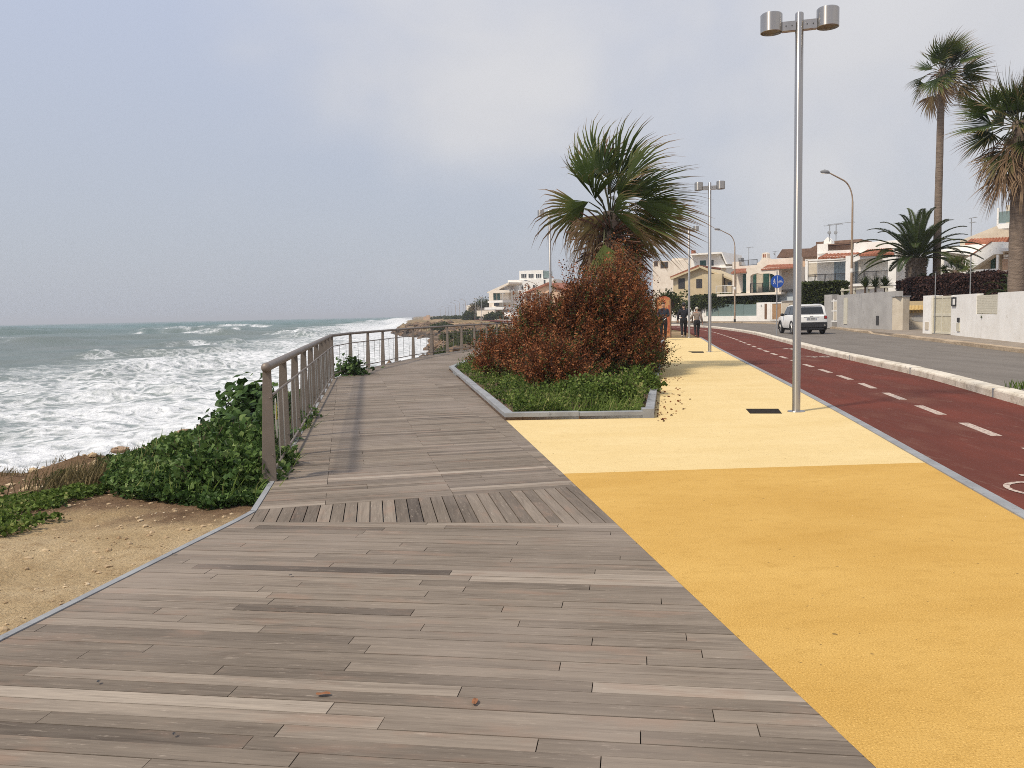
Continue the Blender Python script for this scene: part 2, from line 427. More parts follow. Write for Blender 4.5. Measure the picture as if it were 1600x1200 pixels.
def groundm():
    m, nt, b, o = newmat('coastal_ground'); g = geo(nt)
    sp = N(nt, 'ShaderNodeSeparateXYZ'); nt.links.new(g, sp.inputs[0]); X, Y, Z = sp.outputs
    nm = N(nt, 'ShaderNodeNewGeometry').outputs['Normal']; ns = N(nt, 'ShaderNodeSeparateXYZ'); nt.links.new(nm, ns.inputs[0])
    a = noise(nt, g, 1.1, 6, .65); bb = noise(nt, g, 7, 6, .7); f = noise(nt, g, 45, 5, .75); L = noise(nt, g, .09, 5, .6)
    peb = N(nt, 'ShaderNodeTexVoronoi'); peb.inputs['Scale'].default_value = 38; peb.inputs['Randomness'].default_value = 1; nt.links.new(g, peb.inputs[0])
    sand = ramp(nt, a, [(.3, (.44, .32, .175)), (.5, (.56, .42, .245)), (.72, (.66, .52, .33))])
    sand = mixc(nt, mrange(nt, bb, .45, .72, 0, .55), sand, (.34, .22, .11))
    sand = mixc(nt, mrange(nt, f, .50, .68, 0, .55), sand, (.27, .17, .085))
    sand = mixc(nt, mrange(nt, f, .28, .40, .6, 0), sand, (.68, .56, .38))
    soil = ramp(nt, bb, [(.3, (.14, .088, .050)), (.55, (.23, .148, .088)), (.8, (.34, .235, .145))])
    soil = mixc(nt, mrange(nt, f, .5, .7, 0, .6), soil, (.11, .06, .035))
    yb = math_(nt, 'ADD', Y, math_(nt, 'MULTIPLY', math_(nt, 'ADD', a, -.5), 3.2))
    c = mixc(nt, mrange(nt, yb, 6.2, 7.1), sand, soil)
    farc = ramp(nt, L, [(.35, (.15, .135, .07)), (.5, (.28, .19, .10)), (.65, (.42, .29, .17))])
    farc = mixc(nt, mrange(nt, bb, .48, .62, 0, .75), farc, (.10, .07, .042)); farc = mixc(nt, mrange(nt, a, .56, .66, 0, .7), farc, (.44, .33, .22)); farc = mixc(nt, mrange(nt, noise(nt, g, .35, 6, .7), .5, .62, 0, .8), farc, (.09, .085, .04))
    c = mixc(nt, mrange(nt, Y, 28, 60), c, farc)
    rockc = ramp(nt, a, [(.3, (.10, .075, .055)), (.6, (.30, .20, .13)), (.75, (.46, .35, .24))])
    st = mrange(nt, ns.outputs[2], .93, .72, 0, .95); c = mixc(nt, st, c, rockc)
    c = mixc(nt, mrange(nt, Z, -1.9, -2.8, 0, .9), c, (.055, .045, .038))
    nt.links.new(c, b.inputs[0]); b.inputs['Roughness'].default_value = .95; b.inputs['Specular IOR Level'].default_value = .1
    bump(nt, b, math_(nt, 'ADD', math_(nt, 'MULTIPLY', bb, 2.5), math_(nt, 'MULTIPLY', f, 1.3)), .9, .03); return m
M['ground'] = groundm()
tag(npmesh('ground', np.stack([Xg, Yg, Zg], -1).reshape(-1, 3), [Fq], M['ground'], smooth=True), kind='structure')

# ------------------------------------------------------------------ sea
na = 460
ang = np.linspace(R(-88), R(14), na)
rad = [9.0]
while rad[-1] < 12000: rad.append(rad[-1]*1.0105+.02)
rad = np.array(rad)
A_, R_ = np.meshgrid(ang, rad); X = np.sin(A_)*R_; Y = np.cos(A_)*R_
dc = coast(Y)-X
def wave(X, Y, lam, dx, dy, warp, seed, sharp):
    l = math.hypot(dx, dy); ph = (X*dx+Y*dy)/l*2*PI/lam+warp*fbm(X/lam*.35, Y/lam*.35, seed, 3)*2*PI
    return (.5+.5*np.cos(ph))**sharp, ph
s1, p1 = wave(X, Y, 36, .66, -.75, .55, 1., 3.6)
amp = np.clip(.95+1.3*fbm(X/75, Y/75, 8., 2), .15, 1.9)*sst(6, 34, dc)
s2, _ = wave(X, Y, 13, .65, -.75, .6, 3., 1.6)
s3, _ = wave(X, Y, 6.1, .2, -1, .8, 4., 1.3)
fa = 1-sst(150, 500, R_)
fb = 1-sst(60, 160, R_)
Zs = SEA-.4+s1*amp*1.75+s2*.42*fa*sst(2, 14, dc)+s3*.20*fb+fbm(X*.8, Y*.8, 6.)*.20*fb+fbm(X*.23, Y*.23, 7.)*.30*fa
Zs += (1-sst(3, 18, dc))*.35*fbm(X*.5, Y*.5, 2.)
shore = (1-sst(12, 78, dc+fbm(X/22, Y/22, 5.)*16+fbm(X/5, Y/3, 15., 3)*10))**.75
crest = sst(.45, .88, s1)*sst(.86, 1.25, amp+.30*fbm(X/13, Y/13, 11., 3))*(1-sst(160, 420, R_))
back = sst(.25, .9, .5+.5*np.cos(p1+1.1))*sst(.9, 1.3, amp)*.52*(1-sst(160, 420, R_))
streak = sst(.25, .75, .5+fbm(X/30, Y/10, 12., 4))*(1-sst(70, 160, dc))*.50
BF = np.zeros_like(X)
for (x0, y0, x1, y1, h_, w_, fm) in ((-42, 73, -21, 98, 1.25, 2.6, .80), (-30, 56, -20, 66, .7, 1.8, .8), (-64, 108, -40, 128, 1.3, 3.4, .75), (-120, 262, -76, 250, 1.5, 5, .9), (-74, 236, -58, 230, 1.9, 4, 1.0),
      (-94, 330, -66, 336, 1.6, 6, .95), (-165, 350, -108, 356, 2.2, 8, .75), (-62, 205, -44, 216, 1.8, 5, 1.0), (-58, 420, -20, 440, 2.6, 9, 1.0), (-150, 200, -96, 190, 1.5, 6, .45), (-70, 150, -50, 168, 1.7, 4, .9), (-220, 480, -120, 470, 2.5, 12, .9), (-300, 420, -240, 430, 2.2, 10, .5), (-120, 620, -70, 640, 3, 14, 1), (-45, 330, -38, 400, 2.4, 7, 1), (-120, 130, -85, 128, 1.0, 4, .3)):
    ux, uy = x1-x0, y1-y0; L_ = math.hypot(ux, uy); ux /= L_; uy /= L_; nx, ny = uy, -ux
    t = ((X-x0)*ux+(Y-y0)*uy)/L_; nn = (X-x0)*nx+(Y-y0)*ny+w_*1.6*fbm(t*2.3, t*0+h_*7, w_, 3)
    endt = sst(-.12, .25, t)*(1-sst(.75, 1.12, t))*(1+.5*fbm(t*6, t*0, w_+3, 2))
    pr = np.where(nn < 0, np.exp(-(nn/(w_*1.5))**2), np.exp(-(nn/(w_*.62))**2))*endt
    Zs += h_*pr
    BF = np.maximum(BF, fm*endt*np.where(nn < 0, np.exp(-(nn/(w_*.8))**2), np.exp(-(np.maximum(nn-w_*.9, 0)/(w_*.8))**2))*(.72+.6*fbm(X/2.5, Y/2.5, 4.)))
foam = np.clip(np.maximum.reduce([BF, shore*.88+.10*(1-sst(8, 34, dc))+.16*fbm(X/7, Y/3.5, 2.), crest*1.0, back, streak]), 0, 1.2)
nr, nc = X.shape; idx = np.arange(nr*nc).reshape(nr, nc)
Fq = np.stack([idx[:-1, :-1], idx[1:, :-1], idx[1:, 1:], idx[:-1, 1:]], -1).reshape(-1, 4)
def seam():
    m, nt, b, o = newmat('rough_sea_water'); g = geo(nt); f = attr(nt, 'tone').outputs['Fac']
    sp = N(nt, 'ShaderNodeSeparateXYZ'); nt.links.new(g, sp.inputs[0])
    nA = noise(nt, mapping(nt, g, (.32, .95, .6), (0, 0, .35)), 1.0, 10, .74, 1.0)
    vo = N(nt, 'ShaderNodeTexVoronoi', feature='DISTANCE_TO_EDGE'); vo.inputs['Scale'].default_value = .8
    wp = mixc(nt, .35, g, N(nt, 'ShaderNodeTexNoise').outputs[1], 'ADD')
    nn = N(nt, 'ShaderNodeTexNoise'); nn.inputs['Scale'].default_value = .6; nn.inputs['Detail'].default_value = 5; nt.links.new(g, nn.inputs[0])
    wp = mixc(nt, 1.0, g, mixc(nt, 1.0, nn.outputs[1], (3.2, 3.2, 3.2), 'MULTIPLY'), 'ADD')
    nt.links.new(wp, vo.inputs['Vector'])
    lace = mrange(nt, vo.outputs[0], .0, .45, 1, 0)
    q = math_(nt, 'ADD', math_(nt, 'MULTIPLY', nA, .62), math_(nt, 'MULTIPLY', lace, .26))
    thr = math_(nt, 'SUBTRACT', .98, math_(nt, 'MULTIPLY', f, .78))
    fac = math_(nt, 'DIVIDE', math_(nt, 'SUBTRACT', q, thr), .24, clamp=True)
    far = mrange(nt, sp.outputs[1], 60, 900)
    wc = mixc(nt, far, (.115, .148, .128), (.026, .112, .094))
    wc = mixc(nt, mrange(nt, noise(nt, g, .05, 4), .35, .65), wc, mixc(nt, far, (.135, .155, .132), (.042, .140, .115)))
    wc = mixc(nt, mrange(nt, f, .35, 1.0, 0, .75), wc, (.33, .37, .36))
    foamc = ramp(nt, noise(nt, g, 1.3, 6, .7), [(.32, (.46, .485, .50)), (.62, (.80, .81, .82))])
    c = mixc(nt, fac, wc, foamc); nt.links.new(c, b.inputs[0])
    nt.links.new(mrange(nt, fac, 0, 1, .32, .85), b.inputs['Roughness']); b.inputs['Specular IOR Level'].default_value = .30
    h = math_(nt, 'ADD', noise(nt, g, 1.5, 6, .65), math_(nt, 'MULTIPLY', fac, .35)); bump(nt, b, h, .75, .35); return m
tag(npmesh('sea', np.stack([X, Y, Zs], -1).reshape(-1, 3), [Fq], seam(), smooth=True, tone=foam.ravel()), kind='structure')

# ------------------------------------------------------------------ paved strips
def ext(p, q, d):
    """point d metres beyond p on the line q->p"""
    v = Vector((p[0]-q[0], p[1]-q[1])); v.normalize(); return (p[0]+v.x*d, p[1]+v.y*d)
def P2(px, py, z=0): g = gp(px, py, z); return (g.x, g.y)
def xy(curve, y): return float(np.interp(y, [c[1] for c in curve], [c[0] for c in curve]))
def catm(pts, step=1.0):
    out = []; n = len(pts)
    for i in range(n-1):
        p0, p1, p2, p3 = pts[max(i-1, 0)], pts[i], pts[i+1], pts[min(i+2, n-1)]
        k = max(1, int(math.dist(p1, p2)/step))
        for j in range(k):
            t = j/k
            out.append(tuple(.5*((2*p1[a])+(-p0[a]+p2[a])*t+(2*p0[a]-5*p1[a]+4*p2[a]-p3[a])*t*t+(-p0[a]+3*p1[a]-3*p2[a]+p3[a])*t**3) for a in (0, 1)))
    out.append(pts[-1]); return out
def offset(pts, d):
    out = []
    for i in range(len(pts)):
        a, b = Vector(pts[max(i-1, 0)]), Vector(pts[min(i+1, len(pts)-1)]); t = (b-a).normalized()
        out.append((pts[i][0]+t.y*d, pts[i][1]-t.x*d))
    return out
def strip(name, Lp, Rp, z0, z1, mat, kind='structure'):
    n = len(Lp); V = [(p[0], p[1], z) for z in (z0, z1) for q in (Lp, Rp) for p in q]
    i = np.arange(n-1)
    top = np.stack([2*n+i, 3*n+i, 3*n+i+1, 2*n+i+1], 1); sl_ = np.stack([i, 2*n+i, 2*n+i+1, i+1], 1); sr = np.stack([n+i, n+i+1, 3*n+i+1, 3*n+i], 1)
    ends = np.array([[0, n, 3*n, 2*n], [n-1, 3*n-1, 4*n-1, 2*n-1]])
    return tag(npmesh(name, V, [top, sl_, sr, ends], mat), kind=kind)

kerbL = [P2(1600, 635), P2(1440, 589), P2(1350, 568), P2(1280, 551), P2(1220, 534), P2(1174, 522)]
kerbL = [ext(kerbL[0], kerbL[1], 18)] + kerbL + [(15.6, 59), (16.4, 68), (16.5, 76), (15.9, 84), (14.2, 95), (9.5, 120), (3.5, 160), (-4, 220), (-14, 300), (-34, 450), (-66, 700)]
kerbC = catm(kerbL)
yR = [P2(1600, 812), P2(1255, 615), P2(1120, 544), P2(1093, 527.6)]
yR = [ext(yR[0], yR[1], 9)] + yR
yEnd = yR[-1]
pathL = yR + [(12.6, 60), (13.4, 68), (13.5, 76), (12.9, 84), (11.2, 95), (6.6, 120), (.6, 160), (-7, 220), (-17, 300), (-37, 450), (-69, 700)]
pathC = catm(pathL)
def resamp(c, n):
    d = [0]
    for i in range(1, len(c)): d.append(d[-1]+math.dist(c[i], c[i-1]))
    t = np.linspace(0, d[-1], n); return list(zip(np.interp(t, d, [p[0] for p in c]), np.interp(t, d, [p[1] for p in c])))
nn_ = 500
yyk = np.concatenate([np.linspace(-3, 130, 260), np.linspace(131, 690, 150)])
KL = [(xy(kerbC, y), y) for y in yyk]; PL = [(xy(pathC, y), y) for y in yyk]
strip('cycle_path', [(p[0]+.10, p[1]) for p in PL], KL, -.2, 0, M['red'])
strip('curb_strip', [p for p in PL if p[1] < 46], [(p[0]+.10, p[1]) for p in PL if p[1] < 46], -.2, .012, M['stone'])
rR = [P2(1600, 554), P2(1480, 538), P2(1404, 528), P2(1332, 519), P2(1296, 514)]
rR = [ext(rR[0], rR[1], 28)] + rR + [(24, 71), (24.8, 82), (23.6, 92), (20.5, 103), (16, 122), (9.8, 160), (2, 220), (-8, 300), (-28, 450), (-60, 700)]
rC = catm(rR)
RR = [(xy(rC, y), y) for y in yyk]
strip('road', [(p[0]+.30, p[1]) for p in KL], RR, -.2, .03, M['asphalt'])
# right pavement: from the worn kerb to well behind the walls
strip('pavement', [(p[0]+.16, p[1]) for p in RR], [(p[0]+3.4+3*float(sst(84, 60, p[1])*sst(40, 44, p[1])), p[1]) for p in RR], -.2, .165, M['concrete'])
strip('gardens_ground', [(p[0]+3.3+4, p[1]) for p in RR], [(p[0]+60, p[1]) for p in RR], -.2, .12, M['ground'])
# white kerb, a row of long stones with dark joints; it is the edge of the road
joint = [P2(1576, 620)[1], P2(1437, 584)[1], P2(1355, 562)[1], P2(1298, 549)[1]]
def along(curve, d0=0):
    out = [0]
    for i in range(1, len(curve)): out.append(out[-1]+math.dist(curve[i], curve[i-1]))
    return np.array(out)
kd = along(KL); kx = np.array([p[0] for p in KL]); ky = np.array([p[1] for p in KL])
def kpt(d): return float(np.interp(d, kd, kx)), float(np.interp(d, kd, ky))
dj = [float(np.interp(y, ky, kd)) for y in joint]; step = (dj[-1]-dj[0])/3
js = sorted(dj+[dj[0]-step*i for i in range(1, 5)]+[dj[-1]+step*i for i in range(1, 20)])
js = [j for j in js if j > 0]
mb = MB()
for a, b_ in zip(js[:-1], js[1:]):
    n = 6; p = [kpt(a+.055+(b_-a-.11)*i/n) for i in range(n+1)]; q = offset(p, .30)
    jz = random.uniform(-.008, .008)
    prof = [(0, -.1), (.0, .125), (.03, .155), (.27, .155), (.30, .13), (.30, -.1)]
    vs = []; fs = []
    for i in range(n+1):
        for (o_, z) in prof: vs.append((p[i][0]+(q[i][0]-p[i][0])*o_/.3, p[i][1]+(q[i][1]-p[i][1])*o_/.3, z+(jz if z > 0 else 0)))
    k = len(prof)
    for i in range(n):
        for j in range(k-1): fs.append((i*k+j, i*k+j+1, (i+1)*k+j+1, (i+1)*k+j))
    fs += [tuple(range(k))[::-1], tuple(range(n*k, n*k+k))]
    mb.add(vs, fs, 0)
jm = MB()
for j in js[1:-1]:
    a, b_ = kpt(j-.06), kpt(j+.06); t = Vector((b_[0]-a[0], b_[1]-a[1])).normalized(); nrm = (t.y, -t.x)
    jm.prism([(a[0]+nrm[0]*.012, a[1]+nrm[1]*.012), (b_[0]+nrm[0]*.012, b_[1]+nrm[1]*.012), (b_[0]+nrm[0]*.285, b_[1]+nrm[1]*.285), (a[0]+nrm[0]*.285, a[1]+nrm[1]*.285)], -.05, .14)
kb = tag(mb.build('kerb', M['kerb']), kind='structure'); kb.modifiers.new('b', 'BEVEL').width = .012
jo = jm.build('joint', M['stone'], kb)
fk = [p for p in KL if p[1] > kpt(js[-1])[1]]
strip('far_kerb', fk, [(p[0]+.3, p[1]) for p in fk], -.1, .155, M['kerb'])
# worn kerb on the far side
vs = []; 
Rk = [p for p in resamp(RR, 900)]
nz = fbm(np.arange(900)*.37, 0., 3.)
V = []
for i, p in enumerate(Rk):
    brk = .06*max(0, nz[i])*2; bigd = .10 if 41 < p[1] < 45 else 0
    V += [(p[0], p[1], -.1), (p[0]+.01+brk*.3, p[1], .15-brk-bigd), (p[0]+.18, p[1], .172-bigd), (p[0]+.2, p[1], -.1)]
i = np.arange(899)[:, None]*4
tag(npmesh('worn_kerb', V, [np.concatenate([i+[0, 4, 5, 1], i+[1, 5, 6, 2], i+[2, 6, 7, 3]])], M['kerbold']), kind='structure')

# lane dashes and worn cycle marks
cl = []
for (a, b_) in zip(PL, KL): cl.append((a[0]+(b_[0]-a[0])*.50, a[1]))
c_a = P2(1531, 671); off = c_a[0]-xy(cl, c_a[1])
cl = [(p[0]+off, p[1]) for p in cl]
cd = along(cl); cx_ = np.array([p[0] for p in cl]); cy_ = np.array([p[1] for p in cl])
d0 = float(np.interp(P2(1565, 681)[1], cy_, cd)); per = 1.98
mb = MB()
for k in range(-3, 45):
    d = d0+k*per
    if d < 0: continue
    a = [(float(np.interp(d+t, cd, cx_)), float(np.interp(d+t, cd, cy_))) for t in (0, 1.12)]
    t = (Vector(a[1])-Vector(a[0])).normalized(); n_ = Vector((t.y, -t.x))*.06
    mb.prism([(a[0][0]-n_.x, a[0][1]-n_.y), (a[0][0]+n_.x, a[0][1]+n_.y), (a[1][0]+n_.x, a[1][1]+n_.y), (a[1][0]-n_.x, a[1][1]-n_.y)], .0, .004)
tag(mb.build('lane_dashes', M['paint']), kind='structure')
def ringm(mb, c, ax, ay, r, wdt, n=28):
    vs = []; fs = []
    for k in range(n):
        for rr in (r-wdt, r): q = Vector(c)+Vector(ax)*math.cos(2*PI*k/n)*rr+Vector(ay)*math.sin(2*PI*k/n)*rr*1.25; vs.append((q.x, q.y, .0045))
    for k in range(n): k2 = (k+1) % n; fs.append((2*k, 2*k+1, 2*k2+1, 2*k2))
    mb.add(vs, fs)
def linem(mb, pts, wdt):
    for a, b_ in zip(pts[:-1], pts[1:]):
        a, b_ = Vector(a), Vector(b_); t = (b_-a).normalized(); n_ = Vector((t.y, -t.x))*wdt/2
        mb.add([(q.x, q.y, .006) for q in (a-n_, a+n_, b_+n_, b_-n_)], [(3, 2, 1, 0)])
def bikemark(c, sc_=1.0, flip=1):
    t = Vector((.19, 1)).normalized()*flip; s_ = Vector((t.y, -t.x)); mb = MB()
    def L(u, v): return Vector(c)+s_*u*sc_+t*v*sc_
    for u in (-.34, .34): ringm(mb, L(u, 0), s_, t, .24*sc_, .045*sc_)
    linem(mb, [L(-.34, 0), L(-.16, .45), L(.2, .45), L(0, 0), L(-.34, 0)], .05*sc_)
    linem(mb, [L(0, 0), L(-.16, .45)], .05*sc_); linem(mb, [L(.34, 0), L(.2, .45), L(.16, .6), L(.3, .62)], .05*sc_); linem(mb, [L(-.26, .58), L(-.06, .58)], .06*sc_)
    return mb
p = P2(1598, 768); m1 = bikemark((p[0]+.50, p[1]+.0)); 
tag(m1.build('cycle_mark', M['paint']), kind='structure')
p = P2(1278, 557); tag(bikemark(p, 1.0, -1).build('cycle_mark', M['paint']), kind='structure')
p = Vector(P2(1238, 546)); t = Vector((.19, 1)).normalized(); s_ = Vector((t.y, -t.x)); mb = MB()
linem(mb, [p-t*.8, p+t*.5], .12); linem(mb, [p+t*.25-s_*.3, p+t*.9, p+t*.25+s_*.3], .13)
tag(mb.build('arrow_mark', M['paint']), kind='structure')

# yellow paths
A = P2(880, 740); B = P2(1435, 723); bB = (xy(pathC, B[1]), B[1])
E0 = P2(1370, 1200); E1 = P2(790, 656)
near = ext(E0, A, 6)
yy = [p for p in PL if p[1] < B[1] and p[1] > -2.9]
# split where the dark and the pale resin meet
def quadstrip(name, poly, z0, z1, mat):
    return tag(MB().prism(poly, z0, z1).build(name, mat), kind='structure')
quadstrip('dark_yellow_path', [near, A, bB]+[p for p in yy[::-1]], -.2, 0, M['yd'])
plR = P2(1022, 653); plR2 = P2(1030, 590); plR3 = P2(1038, 531)
yy2 = [p for p in PL if B[1] <= p[1] < yEnd[1]]
quadstrip('pale_yellow_path', [A, E1, (plR[0], plR[1]), plR2, plR3, P2(1044, 528)]+[yEnd]+yy2[::-1]+[bB], -.2, 0, M['yl'])

# ------------------------------------------------------------------ boardwalk
L0 = P2(0, 1003); L1 = P2(372, 815); Lk = P2(401, 799); L2 = P2(430, 752)
nearL = ext(L0, L1, 6)
Wb0, Wb1 = P2(372, 815.5), P2(950, 817)
Wt0, Wt1 = P2(404, 796), P2(889, 761)
railbase = [P2(430, 752), P2(521, 592), P2(551, 581), P2(578, 575), P2(601, 570), P2(622, 565), P2(648, 559.5), P2(676, 555), P2(701, 551), P2(723, 548), P2(743, 545.3), P2(762, 543), P2(778, 541)]
rb = railbase
railext = [ext(rb[-1], rb[-3], d) for d in (1.6, 3.2, 4.8, 6.4)]
def lineY(p, q, y): return (p[0]+(q[0]-p[0])*(y-p[1])/(q[1]-p[1]), y)
# extend wedge edges to the yellow border line (A..E)
def isect(p, q, a, b):
    d1 = (q[0]-p[0], q[1]-p[1]); d2 = (b[0]-a[0], b[1]-a[1]); den = d1[0]*d2[1]-d1[1]*d2[0]
    t = ((a[0]-p[0])*d2[1]-(a[1]-p[1])*d2[0])/den; return (p[0]+d1[0]*t, p[1]+d1[1]*t)
Wb1 = isect(Wb0, Wb1, E0, E1); Wt1 = isect(Wt0, Wt1, E0, E1); Wt0 = isect(Wt0, Wt1, Lk, L2); Wb0 = isect(Wb0, Wb1, L0, L1)
plA = P2(789, 657); plB = P2(702, 578); plC = P2(745, 560.5)
plD = (plC[0]+.4*9, plC[1]+9.0); plE = (plC[0]+.4*14, plC[1]+14.)
g2 = .004
eps = .006
def boards(poly, e1, wid, lens, tonefn, z=0, V=None, F=None, T=None, G=None, gap=.0035, gapj=.004, cols=None):
    e1 = Vector(e1).normalized(); e2 = Vector((-e1.y, e1.x))
    ts = [p[0]*e2.x+p[1]*e2.y for p in poly]; t = min(ts); row = 0
    while t < max(ts):
        st_ = clip(clip(poly, e2.x, e2.y, t+gap/2), -e2.x, -e2.y, -(t+wid-gap/2)); row += 1
        if len(st_) >= 3:
            us = [p[0]*e1.x+p[1]*e1.y for p in st_]; u = min(us)-random.uniform(0, lens[1]); um = max(us)
            cuts = [u]
            if cols:
                cc = cols(t); cuts = [min(us)-.01]+[c_ for c_ in cc if random.random() < .8]+[um+.01]
                cuts = sorted(cuts)
            else:
                while cuts[-1] < um: cuts.append(cuts[-1]+random.choice(lens))
            for a, b_ in zip(cuts[:-1], cuts[1:]):
                pc = clip(clip(st_, e1.x, e1.y, a+gapj/2), -e1.x, -e1.y, -(b_-gapj/2))
                if len(pc) < 3: continue
                ar = abs(sum(pc[i][0]*pc[(i+1) % len(pc)][1]-pc[(i+1) % len(pc)][0]*pc[i][1] for i in range(len(pc))))
                if ar < 1e-4: continue
                tone = tonefn(); rr = random.uniform(0, 40); b0 = len(V); n = len(pc); dz = random.uniform(-.0012, .0012)
                for zz in (z+dz, z-.03):
                    for p in pc:
                        V.append((p[0], p[1], zz)); T.append(tone); G.append((p[0]*e1.x+p[1]*e1.y+rr*3.7, p[0]*e2.x+p[1]*e2.y+rr, rr))
                F.setdefault(n, []).append([b0+i for i in range(n)])
                for i in range(n): F.setdefault(4, []).append([b0+i, b0+n+i, b0+n+(i+1) % n, b0+(i+1) % n])
        t += wid
tf = lambda: min(1, max(0, random.gauss(.50, .13)+(random.random() < .04)*.15-(random.random() < .13)*.20))
tf2 = lambda: min(1, max(0, random.gauss(.44, .15)))
V, F, T, G = [], {}, [], []
e_near = (1, -.150)
boards([nearL, Wb0, Wb1, near], e_near, .094, (.95, 1.25, 1.6, 1.9), tf, 0, V, F, T, G)
ew = Vector((Wb1[0]-Wb0[0], Wb1[1]-Wb0[1])).normalized()
boards([Wb0, Lk, Wt0, Wt1, Wb1], (-.165, 1), .098, (9, 9), lambda: min(1, max(0, random.gauss(.38, .2))), 0, V, F, T, G, gap=.008)
e_far = (1, .20)
deck2 = [Wt0, L2]+rb[1:]+railext+[plE, plD, plC, plB, plA, E1, Wt1]
# convex pieces: cut the far deck into quads along the axis
def deckquad(a, b_, c_, d): boards([a, b_, c_, d], e_far, .094, (1.2, 1.6), tf2, 0, V, F, T, G, cols=colf)
def colf(t):
    base = -1.32-.20*(t-7.6)-(-1.32+.2*0)*0
    u0 = t*-.0
    # columns of butt joints run up the axis of the walk; u is measured along the boards
    return [(-1.25+.2*0)+k*1.05+random.choice((0, 0, .0, .35)) for k in (-2, -1, 0, 1, 2, 3)]
def py_(poly, y): return xy(sorted(poly, key=lambda p: p[1]), y)
deck2 = [Wt0, L2]+rb[1:]+railext+[plE, plD, plC, plB, E1, Wt1]
boards(deck2, e_far, .094, (1.2, 1.6), tf2, 0, V, F, T, G, cols=colf)
tag(npmesh('boardwalk', V, [F[k] for k in F], M['deck'], tone=T, vec=G), kind='structure')
mb = MB()
mb.prism([nearL, Wb0, Wb1, near], -.3, -.032).prism([Wb0, Lk, Wt0, Wt1, Wb1], -.3, -.0315)
Lq = [L2]+rb[1:]+railext; Rq = [Wt1, E1, plB, plC, plD, plE]
tag(mb.build('boardwalk_dark_fill', M['dark']), kind='structure')  # solid dark fill added under the boards so the gaps look shaded
Ly = [(py_([Wt0]+Lq, y), y) for y in np.linspace(L2[1], railext[-1][1], 60)]; Ry = [(py_(Rq, y), y) for y in np.linspace(L2[1], railext[-1][1], 60)]
strip('boardwalk_dark_sheet', Ly, Ry, -.3, -.033, M['dark'])  # dark sheet below the far boards, stands in for shade in the gaps
# grey metal edging along the open side
eb = MB()
def edging(pts, w_, z0, z1):
    for a, b_ in zip(pts[:-1], pts[1:]):
        a, b_ = Vector(a), Vector(b_); t = (b_-a).normalized(); n_ = Vector((-t.y, t.x))
        q = [a+n_*.004, b_+n_*.004, b_+n_*w_, a+n_*w_]; eb.prism([(v.x, v.y) for v in q], z0, z1)
edging([nearL, L0, L1, Lk, L2], .05, -.25, .006)
edging(rb+railext, .05, -.25, .006)
tag(eb.build('boardwalk_edging', M['stone']), kind='structure')
eb = MB(); edging([near, E0, A, E1], -.012, -.04, -.001); tag(eb.build('boardwalk_gap_shade', M['black']), kind='structure')  # black strip on the yellow side, colour stands in for a shaded gap
# ------------------------------------------------------------------ railing
post_pts = []
a, b_ = Vector(rb[0]), Vector(rb[1])
nseg = 9
for k in range(nseg+1): post_pts.append(a.lerp(b_, k/nseg))
post_pts += [Vector(p) for p in rb[2:]] + [Vector(p) for p in railext[:4]]
rl = empty('railing', (post_pts[0].x, post_pts[0].y, 0), 0, 'long taupe metal railing of tapered posts along the sea side of the boardwalk', 'railing')
o_ = post_pts[0]
def rel(p, z=0): return Vector((p.x-o_.x, p.y-o_.y, z))
n = len(post_pts)
nrm = []
for i in range(n):
    t = (post_pts[min(i+1, n-1)]-post_pts[max(i-1, 0)]).normalized(); nrm.append(Vector((-t.y, t.x)))
hand = []
for i, p in enumerate(post_pts):
    q = p+nrm[i]*.03; hand.append(q)
hp = [rel(q, 1.06) for q in hand]
HR = MB()
HR.tube([hp[0]+(hp[0]-hp[1]).normalized()*.05]+hp[:nseg+1], .042, 14); HR.tube(hp[nseg:], .036, 12)
HR.ell(hp[0]+(hp[0]-hp[1]).normalized()*.05, (.046, .046, .046)); HR.build('handrail', M['railpaint'], rl, smooth=True)
def post(i, q, t, w0=.155, w1=.075, th=.022, z0=-.42):
    m = MB(); nn = Vector((-t.y, t.x))
    # tapered blade, its broad face across the walk
    vs = []
    for (z, wd, o2) in ((z0, w0, -.03), (1.04, w1, 0)):
        for (s1_, s2_) in ((-1, -1), (1, -1), (1, 1), (-1, 1)):
            c = q+nn*(s1_*wd/2+o2*-1)+t*(s2_*th/2); vs.append(rel(c, z))
    m.add(vs, [(3, 2, 1, 0), (4, 5, 6, 7), (0, 1, 5, 4), (1, 2, 6, 5), (2, 3, 7, 6), (3, 0, 4, 7)])
    for z in (.25, .78): 
        c = q-t*(th/2+.003)-nn*.02; m.tube([rel(c, z), rel(c-t*.012, z)], .008, 6)
    m.build('post', M['railpaint'], rl, bevel=.003)
for i, q in enumerate(hand):
    t = (hand[min(i+1, n-1)]-hand[max(i-1, 0)]).normalized()
    post(i, q, t)
    if i in (nseg, nseg+6): post(i, q+t*.12, t)
rm_ = MB(); rd = MB()
for i in range(n-1):
    for z, r_ in ((.80, .013), (.12, .014)):
        rm_.tube([rel(hand[i]+nrm[i]*-.035, z), rel(hand[i+1]+nrm[i+1]*-.035, z)], r_, 8)
    m_ = (hand[i]+hand[i+1])/2
    for k in (1/3, 2/3):
        c = hand[i].lerp(hand[i+1], k)+nrm[i]*-.035; rd = MB(); rd.tube([rel(c, .12), rel(c, .80)], .006, 6); rd.build('thin_rod', M['steel'], rl, smooth=True)
rm_.build('cross_rail', M['railpaint'], rl, smooth=True); 
